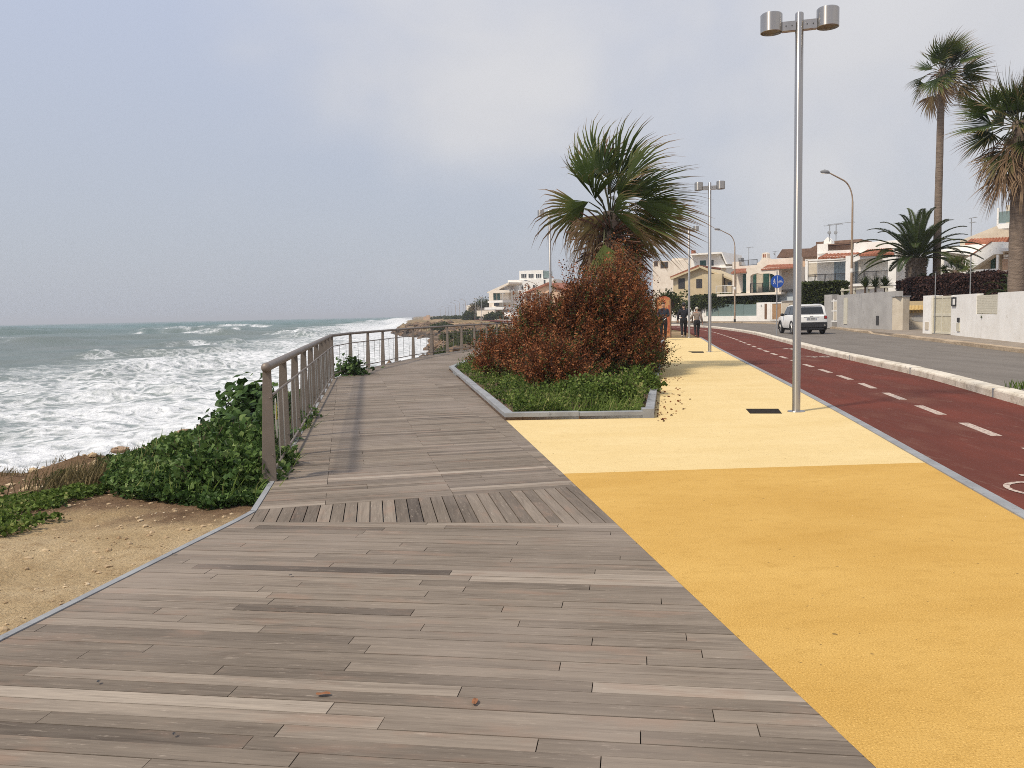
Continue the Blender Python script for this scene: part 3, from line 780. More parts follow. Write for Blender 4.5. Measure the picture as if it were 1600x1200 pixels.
# fine wire net in each bay
wn = MB()
for i in range(n-1):
    a0, a1 = hand[i]+nrm[i]*-.035, hand[i+1]+nrm[i+1]*-.035
    for z in np.arange(.17, .79, .05): wn.add([rel(a0, z-.0008), rel(a1, z-.0008), rel(a1, z+.0008), rel(a0, z+.0008)], [(0, 1, 2, 3)])
    L_ = (a1-a0).length
    for k in np.arange(.05, L_, .05): c = a0.lerp(a1, k/L_); d = (a1-a0).normalized()*.0008; wn.add([rel(c-d, .12), rel(c+d, .12), rel(c+d, .80), rel(c-d, .80)], [(0, 1, 2, 3)])
wn.build('wire_net', M['steel'], rl)
# oval badge fixed in the first bay
bd = MB(); c = hand[0].lerp(hand[1], .10)+nrm[0]*-.045; t = (hand[1]-hand[0]).normalized()
vs = []
for dx in (0, .006):
    for k in range(20):
        an = 2*PI*k/20; u = .065*math.cos(an); v = .19*math.sin(an)
        vs.append(rel(c+t*u-nrm[0]*dx, .57+v))
bd.add(vs, [tuple(range(20)), tuple(range(20, 40))[::-1]]+[(i, 20+i, 20+(i+1) % 20, (i+1) % 20) for i in range(20)])
tag(bd.build('oval_badge', pmat('badge_white', (.62, .60, .52)), rl), 'pale oval badge with a yellow upper half')
b2 = MB(); vs = [rel(c+t*(.05*math.cos(PI*k/10))-nrm[0]*.009, .56+.16*math.sin(PI*k/10)) for k in range(11)]
b2.add(vs, [tuple(range(11))]); b2.build('yellow_field', pmat('badge_yellow', (.62, .50, .08)), rl.children[-1])

# ------------------------------------------------------------------ planter
pl = empty('planter', (plA[0], plA[1], 0), 0, 'wedge shaped planting bed with a low grey stone kerb between boardwalk and yellow path', 'planter')
def PR(p, z=0): return (p[0]-plA[0], p[1]-plA[1], z)
outer = [plE, plD, plC, plB, plA, plR, plR2, plR3]
def stones(pts, wd, h, lens=1.25):
    k = MB()
    for a, b_ in zip(pts[:-1], pts[1:]):
        a, b_ = Vector(a), Vector(b_); L_ = (b_-a).length; t = (b_-a)/L_; nn = Vector((t.y, -t.x)); m = max(1, round(L_/lens))
        for i in range(m):
            p, q = a+t*(L_*i/m+.003), a+t*(L_*(i+1)/m-.003); hz = h+random.uniform(-.008, .008)
            k.prism([PR(p)[:2], PR(q)[:2], PR(q+nn*wd)[:2], PR(p+nn*wd)[:2]], -.1, hz)
    return k
k = stones([plE, plD, plC, plB, plA], -.13, .105)
k.v += []; k.build('kerb_stone', M['stone'], pl, bevel=.006)
k = stones([plA, (plR[0], plR[1])], -.13, .10, 1.1); k.build('kerb_stone', M['stone'], pl, bevel=.006)
k = stones([(plR[0], plR[1]), plR2, plR3], -.13, .115, 1.3); k.build('kerb_stone', M['stone'], pl, bevel=.006)
k = MB(); k.box(PR(plR)[0]-.16, PR(plR)[0]+.004, PR(plR)[1]-.004, PR(plR)[1]+.16, -.05, .135); k.build('corner_stone', M['stone'], pl, bevel=.006)
k = MB(); k.prism([PR(p)[:2] for p in outer], -.15, .045); k.build('soil', pmat('planter_soil', (.16, .10, .06), (.09, .055, .035), 5, .95, bmp=.8, bscale=25, bdist=.03), pl)

# ------------------------------------------------------------------ leaves of all kinds
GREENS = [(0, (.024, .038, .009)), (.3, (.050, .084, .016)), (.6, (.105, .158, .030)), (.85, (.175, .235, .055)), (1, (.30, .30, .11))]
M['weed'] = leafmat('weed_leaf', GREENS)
M['mallow'] = leafmat('mallow_leaf', [(0, (.020, .038, .010)), (.4, (.052, .100, .026)), (.8, (.125, .195, .052)), (1, (.22, .28, .10))], .45, .25)
M['redleaf'] = leafmat('reddish_leaf', [(0, (.055, .020, .010)), (.3, (.145, .046, .018)), (.6, (.26, .090, .034)), (.8, (.40, .17, .075)), (.86, (.06, .075, .022)), (1, (.11, .13, .04))], .6, .25)
M['hedge'] = leafmat('hedge_leaf', [(0, (.020, .028, .009)), (.5, (.058, .074, .022)), (1, (.12, .13, .042))], .6, .2)
M['hedgebrown'] = leafmat('bare_brown_hedge', [(0, (.030, .016, .014)), (.5, (.065, .032, .028)), (1, (.11, .06, .045))], .8, .1)
M['drygrass'] = leafmat('dry_grass', [(0, (.07, .06, .03)), (.5, (.16, .13, .06)), (1, (.30, .23, .12))], .9, .2)
M['fan'] = leafmat('fan_palm_leaf', [(0, (.020, .034, .009)), (.25, (.040, .064, .014)), (.5, (.090, .108, .026)), (.62, (.17, .135, .055)), (.8, (.22, .14, .08)), (1, (.34, .24, .15))], .5, .25)
M['date'] = leafmat('date_palm_leaf', [(0, (.020, .034, .012)), (.5, (.05, .075, .022)), (1, (.11, .13, .04))], .5, .2)
M['petiole'] = pmat('palm_stalk', (.17, .085, .05), (.09, .045, .03), 9, .8)
M['petioleg'] = pmat('green_palm_stalk', (.075, .075, .03), (.05, .05, .02), 9, .8)

def cover(name, label, cat, regfn, n, size, mat, hgt, tone=(.5, .18), kind='stuff', aspect=.42, droop=.12, up=.45):
    """low carpet of leaves growing on the ground; regfn gives x, y and density height"""
    x, y, hh = regfn(n)
    z0 = H(x, y) if name != 'bed_weeds' else np.full(len(x), .045)
    z = z0+rng.random(len(x))**.7*hh
    P = np.stack([x, y, z], 1)
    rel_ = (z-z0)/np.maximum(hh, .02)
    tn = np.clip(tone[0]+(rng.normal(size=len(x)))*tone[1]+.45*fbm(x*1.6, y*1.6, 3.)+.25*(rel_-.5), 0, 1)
    sz = size*(.6+.8*rng.random(len(x)))
    V, F, T = leaves(P, sz, tn, up, aspect, droop)
    return tag(npmesh(name, V, [F], mat, tone=T), label, cat, kind=kind)

def inpoly(x, y, poly):
    c = np.zeros(len(x), bool); n = len(poly)
    for i in range(n):
        (x1, y1), (x2, y2) = poly[i], poly[(i+1) % n]
        if y1 == y2: continue
        c ^= ((y1 > y) != (y2 > y)) & (x < (x2-x1)*(y-y1)/(y2-y1)+x1)
    return c
gpoly = [P2(395, 797, -.1), P2(300, 796, -.1), P2(230, 790, -.15), P2(150, 784, -.15), P2(175, 752, -.2), P2(215, 728, -.3), P2(262, 700, -.35), P2(300, 676, -.4), P2(345, 655, -.5), P2(380, 640, -.5)]
gpoly += [(-6.4, 19), (-6.2, 22.5), (rb[1][0]-.12, rb[1][1]+.6), (rb[1][0]-.12, rb[1][1]), (rb[0][0]-.12, rb[0][1]), (rb[0][0]-.16, rb[0][1]-.6)]
def reg1(n):
    xs = rng.uniform(-8, -1.9, n*3); yy = 6.5+16.5*rng.random(n*3)**1.6
    jx = xs+fbm(xs*2, yy*2, 1.)*.45; jy = yy+fbm(xs*2, yy*2, 7.)*.45
    k = inpoly(jx, jy, gpoly); xs, yy = xs[k][:n], yy[k][:n]
    d = np.hypot(xs+2.6, 0)
    lum = .5+.5*fbm(xs*1.1, yy*1.1, 2.)
    hh = .06+.36*np.clip(lum*1.3-.12, .02, 1)**1.3*sst(6.6, 8.2, yy)*sst(-7, -3.6, xs-.0*yy+(.1*(yy-8)))
    return xs, yy, hh
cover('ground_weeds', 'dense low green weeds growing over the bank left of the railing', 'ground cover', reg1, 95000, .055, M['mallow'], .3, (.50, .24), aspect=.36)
def reg2(n):
    xs = rng.uniform(-9, -3, n*4); yy = rng.uniform(6.0, 11.5, n*4)
    dens = fbm(xs*.7, yy*1.2, 21.)+.35*(1-sst(-5.6, -3.4, xs))-.15
    e = inpoly(xs, yy, [P2(-200, 865, -.1), P2(0, 842, -.1), P2(120, 806, -.1), P2(260, 802, -.15), P2(330, 770, -.2), P2(240, 745, -.2), P2(150, 742, -.2), P2(90, 735, -.4), P2(0, 735, -.4), P2(-200, 760, -.4)])
    k = e & (dens > .02*rng.normal(size=n*4)); xs, yy = xs[k][:n], yy[k][:n]
    return xs, yy, .03+.10*np.clip(fbm(xs*2, yy*2, 3.)+.4, 0, 1)
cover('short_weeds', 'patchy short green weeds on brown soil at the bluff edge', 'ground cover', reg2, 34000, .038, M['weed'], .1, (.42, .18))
# dry grass tufts on the rim and clods of earth
def blades(name, x, y, h, w_, mat, label, cat, kind='stuff', z0=None, tone=None, lean=(.25, .1)):
    n = len(x); z = H(x, y) if z0 is None else np.full(n, z0)
    B = np.stack([x, y, z], 1); h = np.broadcast_to(h, (n,))
    d = rng.normal(size=(n, 3))*.28+np.array([lean[0], lean[1], 1]); d /= np.linalg.norm(d, axis=1, keepdims=True)
    s_ = np.cross(d, rng.normal(size=(n, 3))); s_ /= np.linalg.norm(s_, axis=1, keepdims=True)
    m = B+d*h[:, None]*.55; t = B+d*h[:, None]+np.array([lean[0], lean[1], -.15])*h[:, None]*.3
    V = np.stack([B-s_*w_, B+s_*w_, m+s_*w_*.8, m-s_*w_*.8, t], 1).reshape(-1, 3); i = np.arange(n)[:, None]*5
    T = np.repeat(rng.random(n) if tone is None else tone, 5)
    return tag(npmesh(name, V, [i+[0, 1, 2, 3], i+[3, 2, 4]], mat, tone=T), label, cat, kind=kind)
yy = rng.uniform(9.5, 16, 1500); xx = coast(yy)+rng.uniform(.0, .7, 1500)
k = fbm(xx*1.5, yy*1.5, 2.) > .05; blades('rim_grass', xx[k], yy[k], rng.uniform(.05, .16, k.sum()), .004, M['drygrass'], 'thin dry grass along the bluff rim above the surf', 'grass')
# pebbles and clods
def scatter_rocks(name, x, y, s_, mat, label, cat, kind='stuff', flat=.6):
    ico_v = np.array([(0, 0, 1), (.894, 0, .447), (.276, .851, .447), (-.724, .526, .447), (-.724, -.526, .447), (.276, -.851, .447), (.724, .526, -.447), (-.276, .851, -.447), (-.894, 0, -.447), (-.276, -.851, -.447), (.724, -.526, -.447), (0, 0, -1)])
    ico_f = np.array([(0, 1, 2), (0, 2, 3), (0, 3, 4), (0, 4, 5), (0, 5, 1), (1, 6, 2), (2, 7, 3), (3, 8, 4), (4, 9, 5), (5, 10, 1), (6, 7, 2), (7, 8, 3), (8, 9, 4), (9, 10, 5), (10, 6, 1), (11, 7, 6), (11, 8, 7), (11, 9, 8), (11, 10, 9), (11, 6, 10)])
    n = len(x); V = ico_v[None]*(.75+.5*rng.random((n, 12, 1)))*np.array([1, 1, flat])*(.7+.6*rng.random((n, 1, 3)))*np.asarray(s_)[:, None, None]
    V = V+np.stack([x, y, H(x, y)], 1)[:, None, :]
    F = (np.arange(n)[:, None, None]*12+ico_f[None]).reshape(-1, 3)
    return tag(npmesh(name, V.reshape(-1, 3), [F], mat), label, cat, kind=kind)
n = 5200; yy = 2.6+6.5*rng.random(n)**1.1; xx = rng.uniform(-9, -2.2, n)
lx = np.interp(yy, [nearL[1], L0[1], L1[1], Lk[1], L2[1], 12], [nearL[0], L0[0], L1[0], Lk[0], L2[0], -3.0])-.1
k = xx < lx; xx, yy = xx[k], yy[k]
M['pebble'] = pmat('pebbles', (.52, .40, .25), (.30, .20, .11), 2.2, .95, c3=(.62, .53, .40))
scatter_rocks('gravel', xx, yy, .006+.022*rng.random(len(xx))**6, M['pebble'], 'loose yellowish gravel and clods on the sandy plot', 'gravel')
n = 900; yy = rng.uniform(8, 16, n); xx = coast(yy)+rng.uniform(.1, 3.0, n)
scatter_rocks('soil_clods', xx, yy, .012+.07*rng.random(n)**4, M['pebble'], 'pale stones and clods on the brown soil near the bluff rim', 'stones')
def boulder(p, r_, label, grp=None, mat='rock', seed=1., sx=1.5):
    u, v = np.meshgrid(np.linspace(0, 2*PI, 24, endpoint=False), np.linspace(.05, PI-.05, 14))
    d = np.stack([np.sin(v)*np.cos(u), np.sin(v)*np.sin(u), np.cos(v)], -1).reshape(-1, 3)
    rr = 1+.45*fbm(d[:, 0]*1.6+seed, d[:, 1]*1.6, d[:, 2]*1.6, 3)+.12*fbm(d[:, 0]*5+seed, d[:, 1]*5, d[:, 2]*5, 3)
    V = d*rr[:, None]*np.array([r_*sx, r_, r_*.55]); idx = np.arange(24*14).reshape(14, 24)
    F = np.stack([idx[:-1], np.roll(idx, -1, 1)[:-1], np.roll(idx, -1, 1)[1:], idx[1:]], -1).reshape(-1, 4)
    o = npmesh('boulder', V, [F[:, ::-1]], M[mat]); o.location = p; o.rotation_euler.z = seed
    return tag(o, label, 'rock', grp)
M['rock'] = pmat('tan_rock', (.44, .32, .21), (.26, .17, .11), 2.5, .9, bmp=.8, bscale=9, bdist=.04, c3=(.16, .11, .08))
for (px, py, r_, sd, lb) in ((425/1600*480, 699, .17, .3, 'flat brown rock on the bluff rim left of the pair of pale boulders'), (290, 675, .15, 1.3, 'pale block-like boulder on the rim, left one of the pair'), (322, 665, .16, 2.4, 'long pale boulder on the rim next to the dark shrub'), (187, 700, .11, 3.1, 'low rounded earth-brown rock breaking the rim line')):
    if lb.startswith('flat brown'): px, py = 240, 700
    g = gp(px, py, -.62); boulder(g+Vector((0, 0, -.03)), r_, lb, 'rocks on the bluff rim', seed=sd)

n = 2600; yy = 26+230*rng.random(n)**1.7; xx = coast(yy)+rng.uniform(-5.5, 2.5, n)*(1+sst(60, 160, yy))
M['shorerock'] = pmat('shore_rock', (.22, .135, .075), (.055, .04, .03), .9, .9, bmp=.8, bscale=3, bdist=.1, c3=(.34, .25, .16))
k = H(xx, yy) > -4.2; xx, yy = xx[k], yy[k]
scatter_rocks('shore_rocks', xx, yy, (.07+.42*rng.random(len(xx))**3)*(1+yy/130), M['shorerock'], 'broken brown rocks along the cliff foot beyond the railing', 'rocks')
# planter weeds
bed = [(p[0], p[1]) for p in (plC, plB, plA, plR, plR2, plR3)]
ccx = np.mean([p[0] for p in bed[:5]]); ccy = 14
bedi = [(p[0]+(.16 if p[0] < 0.5 else -.16), p[1]+(.16 if p[1] < 13 else 0)) for p in bed]
def reg3(n):
    xs = rng.uniform(-2.5, 8.5, n*6); yy = 11.8+26*rng.random(n*6)**1.9
    k = inpoly(xs, yy, bedi); xs, yy = xs[k][:n], yy[k][:n]
    return xs, yy, .04+.34*np.clip(fbm(xs*1.9, yy*1.9, 2., 3)*1.5+.30, 0, 1)*sst(0, .35, 1)
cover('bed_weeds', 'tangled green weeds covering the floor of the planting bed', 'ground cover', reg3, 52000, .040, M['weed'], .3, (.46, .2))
n = 5000; xs = rng.uniform(-2.5, 8, n*4); yy = 11.8+22*rng.random(n*4)**1.8; k = inpoly(xs, yy, bedi); xs, yy = xs[k][:n], yy[k][:n]
blades('bed_grass', xs, yy, rng.uniform(.12, .34, len(xs)), .005, M['weed'], 'grass blades among the weeds of the planting bed', 'grass', z0=.04, tone=np.clip(rng.normal(.72, .2, len(xs)), 0, 1))

# ------------------------------------------------------------------ shrubs
def shrub(name, label, cat, c, r_, ntw, lpt, lsz, mat, group=None, tone=(.5, .2), up=.75, tl=(.25, .6), seed=0., wind=(.12, 0), green_low=0., aspect=.42, z0=None):
    """twigs thrown outward from an irregular volume, leaves set along every twig"""
    root = empty(name, (c[0], c[1], c[2]), 0, label, cat, group)
    d = rng.normal(size=(ntw, 3)); d /= np.linalg.norm(d, axis=1, keepdims=True); d[:, 2] = np.abs(d[:, 2])*1.0-.12
    rr = rng.random(ntw)**.45*.86
    lump = 1+.55*fbm(d[:, 0]*2.3+seed, d[:, 1]*2.3, d[:, 2]*2.3+seed, 3)
    A = d*(rr*lump)[:, None]*np.array(r_)*.86; A[:, 2] = np.maximum(A[:, 2], .02)
    g = d*.75+np.array([wind[0], wind[1], up])+rng.normal(size=(ntw, 3))*.32; g /= np.linalg.norm(g, axis=1, keepdims=True)
    ln = rng.uniform(tl[0], tl[1], ntw)*(.6+.4*lump)
    B = A+g*ln[:, None]
    if len(A):
        st = rng.random(ntw) < .5
        V1, F1 = segs(A[st]-(B-A)[st]*.5, B[st], .007, .0025)
        nst = 90; a0 = np.stack([rng.normal(size=nst)*r_[0]*.25, rng.normal(size=nst)*r_[1]*.25, np.zeros(nst)], 1); k = rng.integers(0, ntw, nst)
        V2, F2 = segs(a0, A[k], .018, .006)
        npmesh('stems', np.concatenate([V1, V2]), [F1, F2+len(V1)], M['wood'], root)
    t = rng.random((ntw, lpt)); P = A[:, None]+(B-A)[:, None]*t[..., None]+rng.normal(size=(ntw, lpt, 3))*lsz*.55
    P = P.reshape(-1, 3); dd = (g[:, None]*.6+rng.normal(size=(ntw, lpt, 3))*.75).reshape(-1, 3)
    tw = np.repeat(rng.normal(size=ntw)*tone[1]*.8, lpt)
    tn = tone[0]+tw+rng.normal(size=len(P))*tone[1]*.6+.2*fbm(P[:, 0]*1.4+seed, P[:, 1]*1.4, P[:, 2]*1.4)
    tn = np.clip(tn, 0, .8 if green_low else 1)
    if green_low:
        gz = (P[:, 2] < green_low*(1+.8*fbm(P[:, 0]*2, P[:, 1]*2, seed))) & (rng.random(len(P)) < .75)
        gs = np.repeat(rng.random(ntw) < .13, lpt); gz |= gs
        tn = np.where(gz, .86+.14*rng.random(len(P)), tn)
    k = P[:, 2] > 0
    V, F, T = leaves(P[k], lsz*(.6+.8*rng.random(k.sum())), tn[k], .2, aspect, .1, D=dd[k])
    npmesh('foliage', V, [F], mat, root, tone=T)
    return root
RG = 'red-brown shrubs in the planting bed'
def bedpt(px, Y, z=.05): p = at(px, 500, Y); return (p.x, Y, z)
for (px, Y, r_, ntw, lb, gl, sd) in (
    (780, 19.5, (.52, .8, .80), 700, 'lowest red-brown shrub, at the boardwalk tip of the planting bed', .15, 1.),
    (838, 18.4, (.72, .95, 1.9), 1600, 'rust-red shrub of middle height, second from the boardwalk side', .22, 2.),
    (903, 19.0, (.86, 1.1, 2.95), 2400, 'tall dark red shrub right below the windswept palm', .25, 3.),
    (964, 19.3, (.80, 1.1, 3.5), 3000, 'tallest shrub of the bed, red-brown with green shoots at its foot', .45, 4.),
    (984, 21.2, (.56, 1.0, 3.9), 2600, 'mixed green and rust shrub at the yellow path side behind the tallest one', 1.6, 5.),
    (862, 16.2, (.62, .6, .75), 560, 'small rust-coloured shrub in front, nearest the stone kerb', .16, 6.),
    (996, 33, (.50, 2.4, 1.7), 520, 'far low shrub at the narrow end of the planting bed', .9, 8.)):
    shrub('red_shrub', lb, 'shrub', bedpt(px, Y), r_, ntw, 36, .045, M['redleaf'], RG, (.50, .28), green_low=gl, seed=sd, tl=(.3, .85), wind=(.15, 0), aspect=.32)
for (px, Y, r_, ntw, lb, sd) in (
    (905, 14.2, (.42, .35, .28), 170, 'leafy green weed clump with upright stalks just behind the front kerb', 1.),
    (960, 13.4, (.50, .40, .26), 190, 'broad leafy green clump behind the middle of the front kerb', 2.),
    (997, 15.2, (.36, .7, .30), 190, 'green clump leaning on the right kerb of the bed', 3.),
    (870, 16.0, (.35, .4, .30), 120, 'green tuft between the small rust shrub and the tall ones', 4.)):
    shrub('weed_clump', lb, 'plant', bedpt(px, Y), r_, ntw, 16, .06, M['weed'], 'green weed clumps in the planting bed', (.6, .2), seed=sd, tl=(.12, .32), wind=(.05, 0))

# tree mallow beside the railing: big lobed leaves
def bigleaf(name, label, c, r_, ncl, npl, lsz, group, seed=0.):
    root = empty(name, c, 0, label, 'shrub', group)
    d = rng.normal(size=(ncl, 3)); d /= np.linalg.norm(d, axis=1, keepdims=True); d[:, 2] = np.abs(d[:, 2])
    Cn = d*np.array(r_)*(.55+.5*rng.random(ncl))[:, None]
    V1, F1 = segs(np.stack([rng.normal(size=ncl)*.1, rng.normal(size=ncl)*.1, np.zeros(ncl)], 1), Cn, .018, .007)
    npmesh('stems', V1, [F1], M['wood'], root)
    Cn = np.repeat(Cn, npl, 0)+np.clip(rng.normal(size=(ncl*npl, 3)), -1.5, 1.5)*np.array([.14, .14, .09])
    m = len(Cn); Nn = rng.normal(size=(m, 3))*.55+np.array([-.25, -.25, .8]); Nn /= np.linalg.norm(Nn, axis=1, keepdims=True)
    S = np.cross(Nn, rng.normal(size=(m, 3))); S /= np.linalg.norm(S, axis=1, keepdims=True); Tt = np.cross(Nn, S)
    K = 14; ang_ = np.linspace(-2.6, 2.6, K); rad_ = 1-.22*np.abs(np.sin(ang_*2.4)); sz = (lsz*(.55+.7*rng.random(m)))[:, None]
    rim = [Cn+(S*math.cos(a_)+Tt*math.sin(a_))*sz*r0-Nn*sz*.28*r0 for a_, r0 in zip(ang_, rad_)]
    V = np.stack([Cn]+rim, 1).reshape(-1, 3); i = np.arange(m)[:, None]*(K+1)
    F = np.concatenate([i+[0, j, j+1] for j in range(1, K)])
    T = np.repeat(np.clip(rng.normal(.42, .2, m)+.15*fbm(Cn[:, 0]*2+seed, Cn[:, 1]*2, Cn[:, 2]*2), 0, 1), K+1)
    npmesh('foliage', V, [F], M['mallow'], root, tone=T); return root
MG = 'tree mallows outside the railing'
def gz(px, Y): p = at(px, 500, Y); return (p.x, Y, Hs(p.x, Y)-.05)
bigleaf('mallow_shrub', 'large dark green lobed-leaf shrub rising beside the nearest railing bays', gz(392, 12.2), (.52, .9, .95), 110, 9, .08, MG, 1.)
bigleaf('mallow_shrub', 'leafy dark green shrub pressed against the first railing posts', gz(396, 10.0), (.36, .7, .60), 70, 8, .07, MG, 2.)
bigleaf('mallow_shrub', 'dark green leafy shrub seen through the middle railing bays', gz(444, 15.5), (.42, 1.5, .60), 80, 8, .08, MG, 3.)
bigleaf('mallow_shrub', 'small dark shrub beyond the railing corner against white surf', gz(542, 21.8), (.46, .5, .90), 60, 8, .08, MG, 4.)
bigleaf('mallow_shrub', 'low green shrub spilling under the bottom rail past the railing corner', gz(578, 24.6), (.5, .8, .35), 26, 6, .07, MG, 5.)
xg, yg, hg = reg1(2400); blades('bank_grass', xg, yg, hg*.7+rng.uniform(.10, .26, len(xg)), .006, M['weed'], 'long grass blades poking through the weeds left of the railing', 'grass', tone=np.clip(rng.normal(.78, .18, len(xg)), 0, 1))
xg = rng.normal(-4.45, .22, 900); yg = rng.normal(8.6, .35, 900); blades('dry_tuft', xg, yg, rng.uniform(.15, .34, 900), .005, M['drygrass'], 'brownish dry grass tuft amid the bank weeds', 'plant', kind=None, tone=rng.random(900))
for (px, py, r_, sd, lb) in ((300, 735, .34, 1, 'pale green weed clump at the left of the bank'), (345, 705, .42, 2, 'bright green weed clump near the middle of the bank'), (372, 765, .36, 3, 'bright weed clump close to the sand, left of the first post'), (330, 770, .30, 4, 'small weed clump on the sandy edge of the bank'), (392, 720, .34, 5, 'tall weed clump beside the foot of the first railing post')):
    g = gp(px, py, -.1); shrub('weed_clump', lb, 'plant', (g.x, g.y, Hs(g.x, g.y)), (r_, r_, .30), 150, 16, .062, M['mallow'], 'green weed clumps on the bank', (.62, .2), seed=sd*2., tl=(.12, .32), wind=(.05, 0))
# far scrub on the coast
def farbush(px, Y, r_, lb, dens=500, mat='hedge', grp='dark bushes on the coastal ground beyond the railing', tone=(.5, .2), lsz=.14):
    p = at(px, 500, Y); return shrub('coastal_bush', lb, 'bush', (p.x, Y, Hs(p.x, Y)-.1), r_, dens, 14, lsz, M[mat], grp, tone, tl=(.2, .6), seed=Y)
farbush(715, 62, (2.2, 3, .75), 'leftmost dark green bush behind the far railing posts')
farbush(748, 66, (2.8, 3, 1.0), 'broad dark green bush above the far handrail', 700)
farbush(785, 60, (2.4, 3, 1.05), 'dark green bush touching the left edge of the red shrubs', 600)
farbush(735, 90, (4.5, 4, .9), 'long low grey-green bush farther along the coast', 600, lsz=.2)
farbush(692, 190, (4, 5, 1.5), 'small round bush on the brown coastal flat', 400, lsz=.35)
for i, (px, Y, r_, lb) in enumerate(((735, 260, (3.2, 4, 3.2), 'round dark bush left of the far white villa'), (775, 225, (4, 3, 2.4), 'round green bush in front of the far white villa'), (717, 330, (7, 5, .9), 'low brownish scrub under the row of far lamps'), (700, 420, (14, 5, .8), 'most distant line of low scrub on the coast'))):
    farbush(px, Y, r_, lb, 420, lsz=.5, tone=(.5, .25))
xs = rng.uniform(-14, 6, 60000); yy = 44+70*rng.random(60000)**1.5; k = (xs > coast(yy)+1.5) & (fbm(xs*.25, yy*.25, 6.) > .0) & (xs < np.interp(yy, [40, 60, 90, 120], [6, 8, 8, 3])); xs, yy = xs[k], yy[k]
blades('coastal_grass', xs, yy, rng.uniform(.1, .4, len(xs)), .03, M['drygrass'], 'dry tufted grass over the coastal flat beyond the boardwalk', 'grass', tone=np.clip(rng.normal(.45, .3, len(xs)), 0, 1))
# ------------------------------------------------------------------ palms
def fans(specs, nleaf, Lb, wind, grav, rs, cut=.50, width=1.05, steps=6):
    """specs: (hub position, direction, side, tone, scale, deadness). Returns one ribbon mesh for all blades"""
    Vs, Fs, Ts, off = [], [], [], 0
    W = np.array(wind)
    for sp_ in specs:
        (hub, d, sd, tn, sc_, dead) = sp_[:6]; spk = sp_[6] if len(sp_) > 6 else 1.0; brn = sp_[7] if len(sp_) > 7 else .60
        d = np.array(d); d = d/np.linalg.norm(d); s_ = np.cross(d, np.array(sd)); s_ /= np.linalg.norm(s_); nn = np.cross(s_, d)
        spread = rs.uniform(1.2, 1.7) if not dead else rs.uniform(.55, 1.1); nl_ = nleaf if not dead else int(nleaf*.62)
        spread *= spk; nl_ = max(9, int(nl_*(.35+.65*spk)))
        jit = .018 if not dead else .13
        al = np.linspace(-spread, spread, nl_)+rs.normal(size=nl_)*jit
        da = 2*spread/nl_; fw = rs.uniform(.55, 1.5); fgr = rs.uniform(.6, 1.5); fold = rs.uniform(.1, .75)
        for a_ in al:
            l = d*math.cos(a_)+s_*math.sin(a_)+nn*fold*abs(math.sin(a_)); l /= np.linalg.norm(l)
            w_ = np.cross(l, nn); w_ /= np.linalg.norm(w_)
            L_ = Lb*sc_*(1-.25*abs(a_)/spread)*(.86+.26*rs.random())
            gg = grav*fgr*(1+.6*rs.random())*(2.0 if dead else 1); ww = W*fw*(.7+.8*rs.random())
            pts = []; wd = []; p = np.array(hub, float); dirv = l.copy()
            for k in range(steps):
                t = k/(steps-1); pts.append(p.copy())
                wm = L_*cut*math.tan(da/2)*width*(1 if not dead else .55)
                if t < cut: wd.append(wm*t/cut+.003)
                else: wd.append(max(.0012, wm*(1-(t-cut)/(1-cut))**1.15))
                bend = max(0, t-.30)**1.15*2.1
                dirv = l+(ww-np.array([0, 0, gg]))*bend; dirv /= np.linalg.norm(dirv); p = p+dirv*L_/(steps-1)
            for q, x_ in zip(pts, wd): Vs.append(q-w_*x_); Vs.append(q+w_*x_)
            br = .28*(rs.random()) + .1
            for k in range(steps):
                t = k/(steps-1); v_ = tn+(brn*max(0, t-.45)*(1+br) if not dead else 0)+rs.normal()*.015; Ts += [v_, v_]
            for k in range(steps-1): Fs.append((off+2*k, off+2*k+1, off+2*k+3, off+2*k+2))
            off += 2*steps
    return np.array(Vs), np.array(Fs), np.clip(np.array(Ts), 0, 1)

